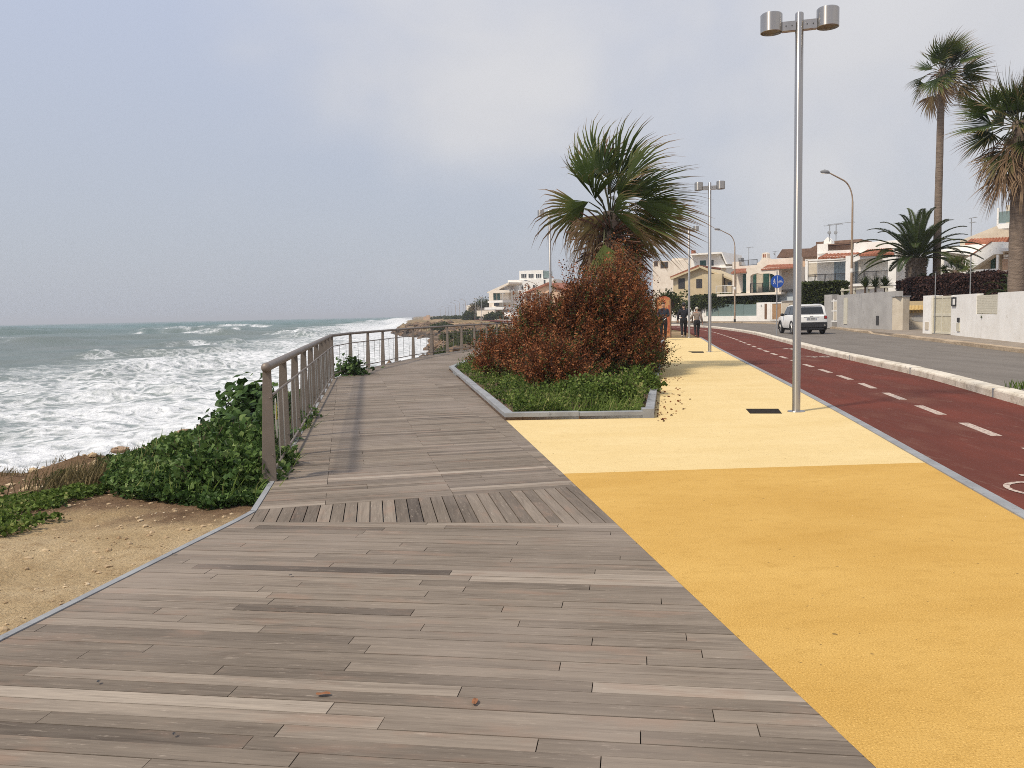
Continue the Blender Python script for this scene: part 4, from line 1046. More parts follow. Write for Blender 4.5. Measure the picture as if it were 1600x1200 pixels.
def fan_palm(name, label, base, Ht, tr, crownr, nf, seed, stublen=.45, wind=(.75, .15, .05), lean=(0, 0), nskirt=40, skirtlen=1.2, stubs=30, group=None, nleaf=34, elev=(-35, 80), blade=.52, petl=.52, trunk=True, dead_frac=.25, grav=.32, bulge=0, extra=(), rspk=1.0):
    rs = np.random.default_rng(seed); root = empty(name, base, 0, label, 'palm tree', group)
    top = np.array([lean[0], lean[1], Ht])
    if trunk:
        mb = MB(); n = 26; pts = []; rr = []
        for i in range(n):
            t = i/(n-1); pts.append((lean[0]*t*t, lean[1]*t*t, Ht*t)); rr.append(tr*(1.18-.25*t if t > .04 else 1.5-.3*t/.04)*(1+.05*(i % 2)))
        mb.tube(pts, rr, 14); 
        rd_ = MB()
        o = mb.build('trunk', M['barklike'], root, smooth=True)
    specs = []; A = []; B = []; ga = []
    golden = 2.39996
    Q = []
    for i in range(nf):
        t = (i+.5)/nf; az = i*golden+rs.normal()*.25; el = R(elev[1]+(elev[0]-elev[1])*t**.85)+rs.normal()*.10
        d = np.array([math.cos(el)*math.cos(az), math.cos(el)*math.sin(az), math.sin(el)])
        d = d+np.array(wind)*.33; d /= np.linalg.norm(d)
        pl_ = crownr*petl*rs.uniform(.45, 1.22)*(1-.30*(1-t)); p0 = top+np.array([d[0], d[1], 0])*tr*.6+np.array([0, 0, -.25*t*crownr*.5])
        p1 = p0+d*pl_*.5; d2 = d+np.array([wind[0]*.28, wind[1]*.28, -.22-.30*t]); d2 /= np.linalg.norm(d2); p2 = p1+d2*pl_*.5
        A += [p0, p1]; B += [p1, p2]; ga += [t, t]
        d3 = d2+np.array([wind[0]*.35, wind[1]*.35, -.25*t]); 
        tn = .10+.28*rs.random()+(.16*t); dead = False
        if t > 1-dead_frac and rs.random() < .70: tn = .66+.30*rs.random(); dead = rs.random() < .75
        sd = np.array([rs.normal()*.7, rs.normal()*.7, 1.0])-d2*.3+np.array([-.35, -.35, 0])*rs.random()
        specs.append((p2, d3, sd, tn, .80+.36*rs.random(), dead, rspk*rs.uniform(.8, 1.15) if rspk < 1 else 1.0, .60 if rspk == 1 else .95))
    for i in range(nskirt):
        az = i*golden; h0 = rs.random(); d = np.array([math.cos(az)*.42, math.sin(az)*.42, -.9])+np.array(wind)*.10
        d /= np.linalg.norm(d); p0 = top+np.array([math.cos(az)*tr, math.sin(az)*tr, -.12-h0*skirtlen*.55]); p2 = p0+d*crownr*.22*(1+bulge)
        A.append(p0); B.append(p2); ga.append(1)
        specs.append((p2, d+np.array([rs.normal(), rs.normal(), -1])*.12, np.array([math.cos(az), math.sin(az), .1]), .78+.22*rs.random(), skirtlen*.55, True))
    for (hub, tip, tn, dead) in extra:
        hub, tip = np.array(hub)-np.array(base), np.array(tip)-np.array(base); d = tip-hub; L_ = np.linalg.norm(d)
        specs.append((hub, d, np.array([rs.normal()*.25, 1, rs.normal()*.25]), tn, L_*1.08/(crownr*blade), dead, .22+.24*rs.random() if not (.42 <= tn <= .46 or tn == .12) else .7, 1.0))
        p0 = top+np.array([0, 0, -.1-.3*rs.random()]); pm_ = (p0+hub)/2+np.array([0, 0, .12*np.linalg.norm(hub-p0)]); A += [p0, pm_]; B += [pm_, hub]
    V, F, T = fans(specs, nleaf, crownr*blade, wind, grav, rs)
    npmesh('fronds', V, [F], M['fan'], root, tone=T)
    A, B = np.array(A), np.array(B)
    V, F = segs(A, B, .022*max(1, crownr/2), .013*max(1, crownr/2)); npmesh('frond_stalks', V, [F], M['petioleg'], root)
    if stubs:
        a_, b_2 = [], []
        for i in range(stubs):
            az = i*golden+rs.normal()*.2; h0 = .42+.58*rs.random(); p0 = top+np.array([math.cos(az)*tr*.8, math.sin(az)*tr*.8, .1-h0*skirtlen*1.0])
            d = np.array([math.cos(az)*.55, math.sin(az)*.55, .75-1.25*h0]); a_.append(p0); b_2.append(p0+d/np.linalg.norm(d)*rs.uniform(.7, 1.3)*stublen*max(1, crownr*.5))
        V, F = segs(np.array(a_), np.array(b_2), .035, .02); npmesh('old_leaf_bases', V, [F], M['petiole'], root)
    return root

Y1 = 21.5; p = at(956, 500, Y1)
PX = []
for k_, (hx, hy, tx, ty, tn, dd) in enumerate(((926, 223, 915, 178, .12, 0), (905, 262, 879, 205, .22, 0), (972, 236, 990, 176, .15, 0), (997, 238, 1040, 198, .3, 0), (1018, 272, 1088, 254, .2, 0), (905, 268, 962, 292, .72, 1), (878, 318, 826, 362, .45, 0),
      (880, 322, 838, 345, .70, 1), (922, 350, 902, 372, .42, 0), (1003, 350, 1012, 388, .40, 0), (1022, 302, 1112, 338, .30, 0), (1034, 342, 1096, 385, .42, 0), (1022, 366, 1078, 404, .55, 1), (962, 313, 1000, 352, .74, 1), (880, 352, 872, 405, .70, 1), (898, 362, 906, 412, .76, 1),
      (978, 296, 988, 268, .22, 0), (944, 286, 985, 318, .70, 1), (998, 404, 1022, 428, .45, 0), (1000, 300, 1062, 345, .66, 1), (985, 330, 1060, 392, .60, 0), (940, 335, 872, 392, .62, 0), (975, 350, 1022, 402, .70, 1), (930, 345, 886, 420, .74, 1), (1010, 320, 1082, 362, .18, 0), (930, 240, 890, 226, .30, 0), (950, 240, 944, 196, .50, 0), (912, 372, 922, 420, .72, 1), (890, 300, 862, 340, .3, 0))):
    zz = Y1+random.uniform(-.9, .7); hx, hy = 957+(hx-957)*.56, 335+(hy-335)*.56; h_, t_ = at(hx, hy, zz), at(tx, ty, zz+random.uniform(-.3, .3)); PX.append((tuple(h_), tuple(t_), tn, bool(dd)))
fan_palm('windswept_palm', 'big ragged windblown fan palm standing in the planting bed among the red shrubs', (p.x, Y1, .05), 4.0, .21, 2.3, 15, 23, stublen=.7, extra=PX,
         wind=(.55, .05, .0), rspk=.5, nskirt=26, skirtlen=1.25, stubs=110, nleaf=34, elev=(-46, 84), blade=.74, petl=.40, dead_frac=.50, grav=.34)
Y2 = 52; p = at(1463, 440, Y2); q = at(1472, 108, Y2)
fan_palm('tall_fan_palm', 'very tall slender fan palm rising above the brown hedge and white houses', (p.x, Y2, .1), q.z-.1, .20, 2.75, 42, 5, wind=(.50, .1, .25), lean=(q.x-p.x, 0), nskirt=7, skirtlen=.6, stubs=20, nleaf=30, elev=(-58, 84), rspk=.8, blade=.66, petl=.42, dead_frac=.16, grav=.24)
Y3 = 31.5; p = at(1588, 440, Y3); q = at(1592, 226, Y3)
fan_palm('shaggy_fan_palm', 'stout fan palm with a shaggy skirt of dead fronds behind the whitewashed wall', (p.x, Y3, .1), q.z+.75, .25, 2.6, 62, 9, wind=(.20, .1, .15), lean=(q.x-p.x, 0), nskirt=28, skirtlen=2.1, stubs=60, nleaf=28, elev=(-50, 84), rspk=.85, blade=.62, petl=.42, dead_frac=.26, bulge=.3, grav=.24)
p = at(1492, 440, 48)
fan_palm('small_fan_palm', 'short bushy fan palm right of the tall slender trunk, behind the brown hedge', (p.x, 48, .1), at(1492, 422, 48).z-.1, .18, 1.2, 26, 15, wind=(.15, 0, 0), nskirt=6, skirtlen=.3, stubs=8, nleaf=22, elev=(-20, 82), blade=.50, petl=.6, dead_frac=.06)

def pinnate(name, label, base, Ht, tr, Lf, nf, seed, nl=46, ll=.42, group=None, elev=(-18, 86), curve=1.25, trunk=True, mat='date', cat='palm tree', lw=.018):
    rs = np.random.default_rng(seed); root = empty(name, base, 0, label, cat, group)
    if trunk:
        mb = MB(); n = 22; mb.tube([(0, 0, Ht*i/(n-1)) for i in range(n)], [tr*(.80+.30*math.sin(PI*min(1, i/(n-1)*.75+.2)))*(1+.06*(i % 2)) for i in range(n)], 20)
        mb.build('trunk', M['barklike'], root, smooth=True)
        a_, b_2 = [], []
        for i in range(240):
            az = i*2.39996; h0 = i/240*Ht; p0 = np.array([math.cos(az)*tr*.85, math.sin(az)*tr*.85, h0]); a_.append(p0); b_2.append(p0+np.array([math.cos(az)*.16, math.sin(az)*.16, .14]))
        V, F = segs(np.array(a_), np.array(b_2), .07, .03); npmesh('old_leaf_bases', V, [F], M['barklike'], root)
    Ra, Rb, Lv, Lf_, T = [], [], [], [], []; off = 0
    for i in range(nf):
        t = (i+.5)/nf; az = i*2.39996+rs.normal()*.1; el = R(elev[1]+(elev[0]-elev[1])*t**.9)
        d = np.array([math.cos(el)*math.cos(az)+.06, math.cos(el)*math.sin(az), math.sin(el)]); L_ = Lf*(.85+.25*rs.random()); p = np.array([d[0]*tr*.5, d[1]*tr*.5, Ht]); k_ = 14
        tn = .25+.5*rs.random()
        for k in range(k_):
            d2 = d.copy(); d2[2] -= curve*(k/k_)**1.5; d2 /= np.linalg.norm(d2); q = p+d2*L_/k_
            Ra.append(p); Rb.append(q)
            s_ = np.cross(d2, [0, 0, 1.]); s_ /= max(1e-6, np.linalg.norm(s_)); u_ = np.cross(s_, d2)
            m = max(1, nl//k_)
            for j in range(m):
                u = (k+j/m)/k_
                if u < .10: continue
                for sg in (-1, 1):
                    l_ = ll*(math.sin(PI*min(1, u*.86+.12))**.6)*(.9+.2*rs.random()); b0 = p+(q-p)*(j/m); dr = s_*sg*.8+d2*.62+u_*.32-np.array([0, 0, .12]); dr /= np.linalg.norm(dr); tp = b0+dr*l_-np.array([0, 0, .10*l_])
                    w_ = np.cross(dr, u_); w_ /= max(1e-6, np.linalg.norm(w_)); md = b0+dr*l_*.4
                    Lv += [b0, md-w_*lw, tp, md+w_*lw]; T += [tn+rs.normal()*.08]*4; Lf_.append((off, off+1, off+2, off+3)); off += 4
            p = q
    npmesh('fronds', np.array(Lv), [np.array(Lf_)], M[mat], root, tone=np.clip(T, 0, 1))
    V, F = segs(np.array(Ra), np.array(Rb), .025, .018); npmesh('frond_stalks', V, [F], M['petioleg'], root); return root
p = at(1431, 440, 52)
pinnate('date_palm', 'squat date palm with a fat trunk and long arching fronds above the brown hedge', (p.x, 52, .1), at(1431, 404, 52).z-.1, .56, 3.5, 46, 3, 84, .50, curve=1.0, lw=.024, elev=(-2, 86))
p = at(1448, 440, 50.8)
pinnate('cycad', 'dark feathery cycad between the date palm trunk and the slender palm trunk', (p.x, 50.8, 1.8), .7, .14, 1.1, 40, 7, 60, .20, cat='plant', trunk=False, elev=(-5, 86))
p = at(1588, 465, 33)
pinnate('cycad', 'spreading dark cycad topping the white wall at the right edge', (p.x, 33, 1.2), .35, .14, 1.45, 46, 8, 70, .26, cat='plant', trunk=False, elev=(-12, 80))
def spiky(name, label, base, n, L_, seed, h0=0, w_=.02, mat='date'):
    rs = np.random.default_rng(seed); root = empty(name, base, 0, label, 'plant')
    az = np.arange(n)*2.39996; el = R(5)+R(80)*rs.random(n)**.7
    d = np.stack([np.cos(el)*np.cos(az), np.cos(el)*np.sin(az), np.sin(el)], 1); B = np.tile([0, 0, h0], (n, 1))+d*.05; s_ = np.cross(d, [0, 0, 1.]); s_ /= np.linalg.norm(s_, axis=1, keepdims=True)
    l = L_*(.7+.4*rs.random(n))[:, None]; m = B+d*l*.5; t = B+d*l-np.array([0, 0, .12])*l
    V = np.stack([B-s_*w_, B+s_*w_, m+s_*w_, m-s_*w_, t], 1).reshape(-1, 3); i = np.arange(n)[:, None]*5
    npmesh('leaf_rosette', V, [i+[0, 1, 2, 3], i+[3, 2, 4]], M[mat], root, tone=np.repeat(rs.random(n), 5))
    mb = MB(); mb.tube([(0, 0, -.6), (0, 0, h0+.03)], [.08, .06], 8); mb.build('stem', M['wood'], root); return root
for px, Y, lb, sd in ((1352, 52, 'spiky dark green yucca left of centre above the grey wall beam', 1), (1368, 52, 'spiky dark green yucca in the middle above the grey wall beam', 2), (1383, 52, 'spiky dark green yucca at the right above the grey wall beam', 3)):
    g = at(px, 449, Y); spiky('yucca', lb, (g.x, g.y, g.z), 110, .85, sd)
p = at(915, 500, 17.4); spiky('grass_palm_seedling', 'small spiky palm seedling sprouting at the foot of the red shrubs', (bedpt(887, 16.2)), 46, .42, 4, .05, .007, 'weed')

def hedge(name, label, px0, px1, ytop, ybot, Y, dep, mat, n, lsz, tone=(.5, .2), group=None, rough=.12, Y1=None):
    Y1 = Y1 or Y
    a, b_ = at(px0, (ytop+ybot)/2, Y), at(px1, (ytop+ybot)/2, Y1); zt = at((px0+px1)/2, ytop, (Y+Y1)/2).z; zb = at((px0+px1)/2, ybot, (Y+Y1)/2).z
    root = empty(name, (a.x, a.y, zb), math.atan2(b_.y-a.y, b_.x-a.x), label, 'hedge', group); L_ = math.hypot(b_.x-a.x, b_.y-a.y); h = zt-zb
    u = rng.random(n)*L_; f = rng.random(n); v = np.where(f < .55, rng.random(n)**3*dep*.5, rng.random(n)*dep); z = np.where(f < .55, rng.random(n)*h, h-rng.random(n)**3*h*.4)
    z = z*(1+rough*fbm(u*.8, v*2, 3.))+0; v = v+rough*1.2*fbm(u*1.3, z*1.3, 5.)
    P = np.stack([u, v, z], 1); tn = np.clip(rng.normal(tone[0], tone[1], n)+.3*fbm(u*1.5, z*2.5, v), 0, 1)
    V, F, T = leaves(P, lsz*(.6+.8*rng.random(n)), tn, .2, .42, .1); npmesh('foliage', V, [F], M[mat], root, tone=T)
    k = 160; a0 = np.stack([rng.random(k)*L_, rng.random(k)*dep*.8+.1, np.zeros(k)-.4], 1); V, F = segs(a0, a0+np.stack([rng.normal(size=k)*.15, rng.normal(size=k)*.1, h*(.6+.4*rng.random(k))], 1), .02, .008)
    npmesh('stems', V, [F], M['wood'], root)
    c = MB(); c.box(.08, L_-.08, dep*.35, dep*.65, -.4, h*.8); c.build('dark_core', M['wood'], root); return root  # solid dark filler box, stands in for shade inside the hedge
# ------------------------------------------------------------------ facade helper: measurements read off in the photo, laid out on a real wall plane
class Fac:
    def __init__(s, name, label, cat, x0, Y0, x1, Y1, ybase=500, zb=None, group=None):
        a, b_ = at(x0, ybase, Y0), at(x1, ybase, Y1)
        s.A = Vector((a.x, a.y)); d = Vector((b_.x, b_.y))-s.A; s.L = d.length; s.u = d.normalized(); s.n = Vector((-s.u.y, s.u.x))
        s.zb = at((x0+x1)/2, ybase, (Y0+Y1)/2).z if zb is None else zb
        s.root = empty(name, (a.x, a.y, s.zb), math.atan2(s.u.y, s.u.x), label, cat, group)
    def loc(s, px, py, v=0.0):
        r = ray(px, py); o = s.A+s.n*v; dn = r.x*s.n.x+r.y*s.n.y; t = (o.x*s.n.x+o.y*s.n.y)/dn
        return ((r.x*t-s.A.x)*s.u.x+(r.y*t-s.A.y)*s.u.y, CH+r.z*t-s.zb)
    def box(s, mb, x0, y0, x1, y1, v0, v1, m=0, vr=None):
        vr = v0 if vr is None else vr; ym = (y0+y1)/2; xm = (x0+x1)/2
        u0, u1 = s.loc(x0, ym, vr)[0], s.loc(x1, ym, vr)[0]; z1, z0 = s.loc(xm, y0, vr)[1], s.loc(xm, y1, vr)[1]
        mb.box(u0, u1, v0, v1, z0, z1, m)
    def poly(s, mb, pts, v0, v1, m=0, vr=None):
        vr = v0 if vr is None else vr; mb.yprism([s.loc(x, y, vr) for x, y in pts], v0, v1, m)
    def part(s, name, mat, boxes=(), polys=(), v0=0, v1=.3, parent=None, bevel=0, label=None):
        mb = MB()
        for b_ in boxes:
            if len(b_) == 6: s.box(mb, *b_[:4], b_[4], b_[5])
            else: s.box(mb, *b_, v0, v1)
        for p in polys: s.poly(mb, p, v0, v1)
        o = mb.build(name, mat, parent or s.root, bevel=bevel)
        if label: o['label'] = label
        return o
    def window(s, x0, y0, x1, y1, v, fm=None, pm=None, name='window', nx=2, d=.10, fr=.07, sill=False):
        """frame standing 40 mm proud of the wall with a recessed pane"""
        u0, z1 = s.loc(x0, (y0+y1)/2, v)[0], s.loc((x0+x1)/2, y0, v)[1]; u1, z0 = s.loc(x1, (y0+y1)/2, v)[0], s.loc((x0+x1)/2, y1, v)[1]
        m = MB(); a, b_ = v-.04, v+.02
        m.box(u0, u0+fr, a, b_, z0, z1).box(u1-fr, u1, a, b_, z0, z1).box(u0+fr, u1-fr, a, b_, z1-fr, z1).box(u0+fr, u1-fr, a, b_, z0, z0+fr)
        for k in range(1, nx): c = u0+(u1-u0)*k/nx; m.box(c-fr/2, c+fr/2, a+.003, b_-.003, z0+fr, z1-fr)
        if sill: m.box(u0-.08, u1+.08, v-.14, v+.0, z0-.09, z0-.003)
        w_ = m.build(name, fm or M['white'], s.root); p = MB(); p.box(u0+fr*.5, u1-fr*.5, v-.022, v-.006, z0+fr*.5, z1-fr*.5); p.build('pane', pm or M['glass'], w_); return w_
    def rail(s, x0, y0, x1, y1, v, nb=40, mat='dark', wavy=.03, posts=3):
        m = MB(); u0, u1 = s.loc(x0, (y0+y1)/2, v)[0], s.loc(x1, (y0+y1)/2, v)[0]; z1, z0 = s.loc((x0+x1)/2, y0, v)[1], s.loc((x0+x1)/2, y1, v)[1]
        m.box(u0, u1, v-.025, v+.025, z1-.05, z1).box(u0, u1, v-.02, v+.02, z0+.05, z0+.09)
        for k in range(nb+1):
            u = u0+(u1-u0)*k/nb; m.tube([(u, v, z0+.09), (u+wavy, v-abs(wavy)*1.5, z0+(z1-z0)*.35), (u-wavy*.4, v, z0+(z1-z0)*.7), (u, v, z1-.05)], .012, 4, cap=False)
        for k in range(posts+1): u = u0+(u1-u0)*k/posts; m.box(u-.03, u+.03, v-.032, v+.032, z0, z1+.01)
        return m.build('balcony_railing', M[mat], s.root)
    def tiles(s, pts, v0, v1, rise=0, name='tiled_roof'):
        """sloping tiled apron: the lower edge (front) and upper edge (back)"""
        (ax, ay), (bx, by), (cx, cy), (dx, dy) = pts   # bottom-left, bottom-right, top-right, top-left
        q = [s.loc(ax, ay, v0), s.loc(bx, by, v0), s.loc(cx, cy, v1), s.loc(dx, dy, v1)]
        n = max(4, int(abs(q[1][0]-q[0][0])/.11)); m = MB(); vs = []; fs = []
        for i in range(n+1):
            t = i/n; h = .05*abs(math.sin(i*PI/2))
            lo = (q[0][0]+(q[1][0]-q[0][0])*t, v0, q[0][1]+(q[1][1]-q[0][1])*t+h); hi = (q[3][0]+(q[2][0]-q[3][0])*t, v1, q[3][1]+(q[2][1]-q[3][1])*t+h)
            vs += [lo, hi, (hi[0], hi[1], hi[2]-.14-h), (lo[0], lo[1], lo[2]-.14-h)]
        for i in range(n):
            b0 = i*4
            for k in range(4): fs.append((b0+k, b0+4+k, b0+4+(k+1) % 4, b0+(k+1) % 4))
        fs += [(0, 1, 2, 3), (n*4+3, n*4+2, n*4+1, n*4)]
        m.add(vs, fs); return m.build(name, M['tile'], s.root)
    def antenna(s, px, ytop, ybot, v, els=((0, .9),), dish=None):
        u, z1 = s.loc(px, ytop, v); z0 = s.loc(px, ybot, v)[1]; m = MB(); m.tube([(u, v, z0), (u, v, z1)], .035, 6)
        for dz, L_ in els:
            m.tube([(u-L_*.3, v, z1-dz), (u+L_*.7, v, z1-dz+.06)], .022, 5)
            for k in range(5): c = u-L_*.3+L_*k/4; m.tube([(c, v-.2, z1-dz+.02), (c, v+.2, z1-dz+.02)], .012, 4)
        if dish: 
            zz = z1-(z1-z0)*dish; m.ell((u, v-.12, zz), (.15, .05, .15), 12, 6)
        return m.build('antenna', M['stone'], s.root)

# ---- villa with the wide balcony
f = Fac('white_villa', 'white two-storey villa with red tile aprons and a long dark balcony railing', 'house', 1260, 66, 1400, 62, 472)
f.part('wall', M['white'], [(1277, 379, 1412, 472, 1.3, 9), (1277, 381, 1293.5, 396, 1.1, 1.4), (1334, 377.5, 1412, 396, 1.1, 1.4), (1293.5, 391, 1334, 396, 1.1, 1.4)])
f.part('pillar', M['white'], [(1321, 399.5, 1332.5, 447, -.1, .4)]); f.part('pillar', M['white'], [(1387, 397.5, 1400, 470, -.1, .4)]); f.part('pergola_post', M['white'], [(1258, 405, 1262, 447, -.1, .1)])
f.part('arched_beam', M['white'], polys=[[(1332, 398), (1387.5, 396.5), (1387.5, 408), (1376, 404.5), (1360, 403), (1344, 405), (1332.5, 410)]], v0=-.05, v1=.3)
f.part('awning', M['white'], [(1259, 404, 1321, 406.5, -.1, 1.3), (1277, 408, 1321, 409.3, -.16, -.1)])
f.part('upper_ledge', M['white'], [(1277, 400.6, 1321, 403.4, 0, 1.3), (1332, 396.2, 1400, 397.5, -.1, 1.3)])
f.tiles([(1278, 402.5), (1321, 401), (1346, 394), (1290, 396.5)], -.1, 1.25); f.tiles([(1342, 397.5), (1397, 395.5), (1393, 387), (1356, 389.5)], -.2, 1.25)
mb = MB(); 
for k in range(24): f.box(mb, 1295+k*1.6, 382, 1295.7+k*1.6, 390.5, 1.15, 1.25)
f.box(mb, 1293.8, 380.5, 1333.8, 382, 1.1, 1.3); mb.build('roof_balustrade', M['oldtile'], f.root)
f.part('balcony_slab', M['white'], [(1258, 443.5, 1400, 447.5, -.15, 1.3)]); f.part('lower_wall', M['white'], [(1262, 447.5, 1398, 476, .3, 1.3)])
f.rail(1258, 428, 1321, 443.5, 0, 44, posts=4); f.rail(1332.5, 423.5, 1387, 443, 0, 38, posts=3)
f.window(1303.5, 408, 1320.5, 443.3, 1.27, M['blueg'], M['blueg'], 'balcony_door', 3); f.window(1333, 408, 1340, 443.3, 1.27, M['blueg'], M['blueg'], 'balcony_door', 2)
f.window(1262.5, 411, 1276.5, 432, 2.5, M['beige'], M['beige'], 'shuttered_window', 1)
f.part('side_wall', M['white'], [(1262, 409, 1277, 443, 2.5, 3)])
f.antenna(1296.5, 352.5, 377, 3, ((0, 1.4),), .45); f.antenna(1306.5, 350, 377, 3, ((0, 2.0),), .5)
f.part('chimney', M['white'], [(1287, 376, 1299, 381, 3, 3.8)], [[(1287, 376.5), (1299, 376.5), (1293, 370.5)]], v0=3, v1=3.8)
f.part('roof', M['oldtile'], [(1275, 375.8, 1345, 380, 5, 8.5)])
# ---- cream villa with arch
f = Fac('cream_villa', 'cream villa with an arched porch, green shutters and a small bell gable on top', 'house', 1142, 97, 1245, 90, 478)
f.part('wall', M['white2'], [(1144.5, 420, 1250, 490, 2.0, 10), (1144.5, 409, 1154.5, 420, 1.8, 2.3), (1154.5, 415, 1183, 420, 1.8, 2.3), (1198, 403.5, 1250, 420, 1.8, 2.3)])
f.part('bell_gable', M['white2'], polys=[[(1183, 420), (1183, 411), (1187, 408.5), (1190, 404), (1190.5, 396.5), (1193, 394.8), (1196, 394.5), (1198.5, 396), (1199, 403.5), (1201, 404), (1201, 420)]], v0=1.78, v1=2.32)
f.part('bell_slot', M['tile'], [(1192, 397.2, 1193.6, 402, 1.74, 1.78), (1194.6, 397.2, 1196.2, 402, 1.74, 1.78)])
f.tiles([(1142, 426), (1166, 424.5), (1166, 419.5), (1149, 420.5)], -.2, 1.8); f.tiles([(1189, 420.5), (1240, 417), (1240, 412.5), (1199, 414)], -.2, 1.8)
f.part('porch', M['white2'], [(1144.5, 425, 1147.5, 460, -.1, .3), (1166, 419.5, 1172.5, 461, -.1, .4), (1210, 418, 1217, 461, -.1, .4), (1147.5, 425, 1166, 428, -.1, .3)], [[(1172.5, 419.5), (1210, 418), (1210, 430), (1206, 428), (1198, 426.6), (1184, 426.6), (1176, 428.6), (1172.5, 431)]], v0=-.1, v1=.35)
f.part('balcony_slab', M['white2'], [(1120, 458, 1220, 461.5, -.3, 2)])
for x0, x1 in ((1160.5, 1165.8), (1175, 1181.5), (1192.5, 1201), (1203.5, 1208)): f.part('green_shutter', M['green'], [(x0, 427.5, x1, 457.8, 1.88, 2.0)])
f.window(1182, 428, 1192, 457.8, 1.97, M['beige'], M['beige'], 'curtained_door', 1)
f.rail(1172.5, 442, 1210, 457.8, -.15, 26, posts=2); f.rail(1119, 446, 1147, 458, -.2, 18, 'white', 0, 2)
f.rail(1155, 406, 1183, 415, 2.0, 20, posts=2); f.part('chimney', M['stone'], [(1153, 403, 1157.5, 409, 3, 3.6)]); f.antenna(1170, 387, 415, 4, ((0, .9),))
# ---- brown roof between the two villas
f = Fac('tiled_house', 'low house showing only its brown tiled roof and a small antenna between the two villas', 'house', 1217, 112, 1262, 108, 470)
f.part('wall', M['salmon'], [(1217, 402, 1285, 485, 0, 8)]); f.part('roof', M['oldtile'], polys=[[(1213, 403), (1222, 389.5), (1266, 388), (1288, 376), (1290, 400)]], v0=-.4, v1=8.5)
f.antenna(1211, 393, 404, 0, ((0, .8),), .3)
# ---- ochre gabled house
f = Fac('ochre_house', 'low ochre house with a broad gable and dark shuttered windows', 'house', 1050, 108, 1145, 104, 470)
f.part('wall', M['ochre'], polys=[[(1052, 490), (1052, 431), (1092, 416.5), (1143, 438), (1143, 490)]], v0=0, v1=8)
f.part('roof', M['tile'], polys=[[(1046, 432.5), (1090, 414.2), (1094, 414.2), (1094, 416.8), (1048, 434.8)]], v0=-.5, v1=8.6); f.part('roof_edge', M['ochre'], polys=[[(1092, 414.5), (1146, 436.5), (1146, 439.5), (1092, 417.8)], [(1046, 434.5), (1092, 416.8), (1092, 419.2), (1048, 437)]], v0=-.55, v1=-.02)
f.part('gable_wall', M['ochre'], [(1100, 428, 1128, 462, -.9, -.03)])
f.window(1060, 435, 1070, 451, -.0, M['dark'], M['dark'], nx=2); f.window(1088, 436, 1097, 450, 0, M['dark'], M['dark'], nx=2); f.window(1127.5, 434, 1132.5, 458, 0, M['dark'], M['dark'], 'door', 1); f.window(1137, 441, 1143, 446, 0, M['dark'], nx=1)
# ---- white modern house
f = Fac('white_flat_roofed_house', 'white house with a tilted thin roof and dark green windows behind the ochre gable', 'house', 1079, 135, 1134, 132, 470)
f.part('wall', M['white'], polys=[[(1079.5, 486), (1079.5, 399), (1124, 396.5), (1134, 416), (1134, 486)]], v0=0, v1=9); f.part('roof', M['white'], polys=[[(1077, 396.6), (1128, 393.4), (1136, 412), (1134, 412.5), (1127, 396), (1077, 399)]], v0=-1.2, v1=9.5)
f.window(1094, 407, 1103, 416, 0, M['green'], M['green']); f.window(1106.5, 406.5, 1115, 415, 0, M['dark'], M['glass']); f.part('chimney', M['tile'], [(1080, 391, 1084, 397.5, 2, 3)])
f.part('terrace', M['white'], [(1119, 416.5, 1144, 418.5, -1.5, 0)])
f = Fac('pale_block_house', 'pale plain block house with brown shuttered windows behind the palm fronds', 'house', 1020, 140, 1080, 137, 470)
f.part('wall', M['white2'], [(1020, 407, 1080, 486, 0, 9), (1050, 403.2, 1068, 407, .5, 8)]); f.window(1032, 409, 1044, 419, 0, M['brown'], M['dark']); f.window(1022, 408, 1028, 416, 0, M['brown'], M['dark'])
# ---- house with stairs
f = Fac('stair_house', 'beige and white house with a diagonal outdoor staircase and a glass balcony', 'house', 1470, 60, 1600, 56, 470)
f.part('wall', M['beige'], polys=[[(1500, 440), (1500, 376), (1557, 353), (1625, 350), (1625, 440)]], v0=5, v1=10); f.part('side_wall', M['white'], polys=[[(1470, 445), (1470, 391), (1497, 384), (1520, 382), (1566, 381), (1566, 445)]], v0=2.5, v1=4.9)
f.tiles([(1508, 380), (1625, 376), (1625, 369), (1516, 373.5)], 4.4, 5.0)
f.part('roof', M['white'], polys=[[(1466, 389.5), (1515, 397), (1515, 399), (1466, 392)]], v0=1.6, v1=4.9)
f.part('staircase', M['white'], polys=[[(1515, 400.5), (1549, 378.5), (1567, 377.5), (1567, 397), (1552.5, 397.5), (1517, 421), (1508, 424), (1508, 405)]], v0=1.0, v1=2.2)
f.part('coping', M['tile'], polys=[[(1514.5, 400.5), (1549, 378.0), (1549, 376.4), (1514.5, 399)]], v0=.95, v1=1.15)
f.part('stair_wall', M['beige'], [(1500, 398, 1566, 425, 2.2, 2.5)]); f.part('green_door', M['green'], [(1548, 401, 1555, 421.5, 2.12, 2.2)]); f.part('post', M['white'], [(1556.5, 398, 1560, 423, 1.0, 1.2)])
f.part('garden_wall', M['white'], [(1480, 421.5, 1560, 432, .6, .9)]); f.part('balcony_slab', M['white'], polys=[[(1557, 352), (1560, 357.5), (1625, 351.5), (1625, 345), (1557, 350)]], v0=2.6, v1=5)
b_ = f.part('glass_balustrade', M['glassg'], [(1560, 328, 1625, 346, 2.7, 2.73)]); f.part('balustrade_post', M['white'], [(1557.5, 325, 1560.3, 351, 2.6, 2.8)]); f.part('upper_wall', M['beige'], [(1572, 318, 1625, 347, 4.2, 5)])
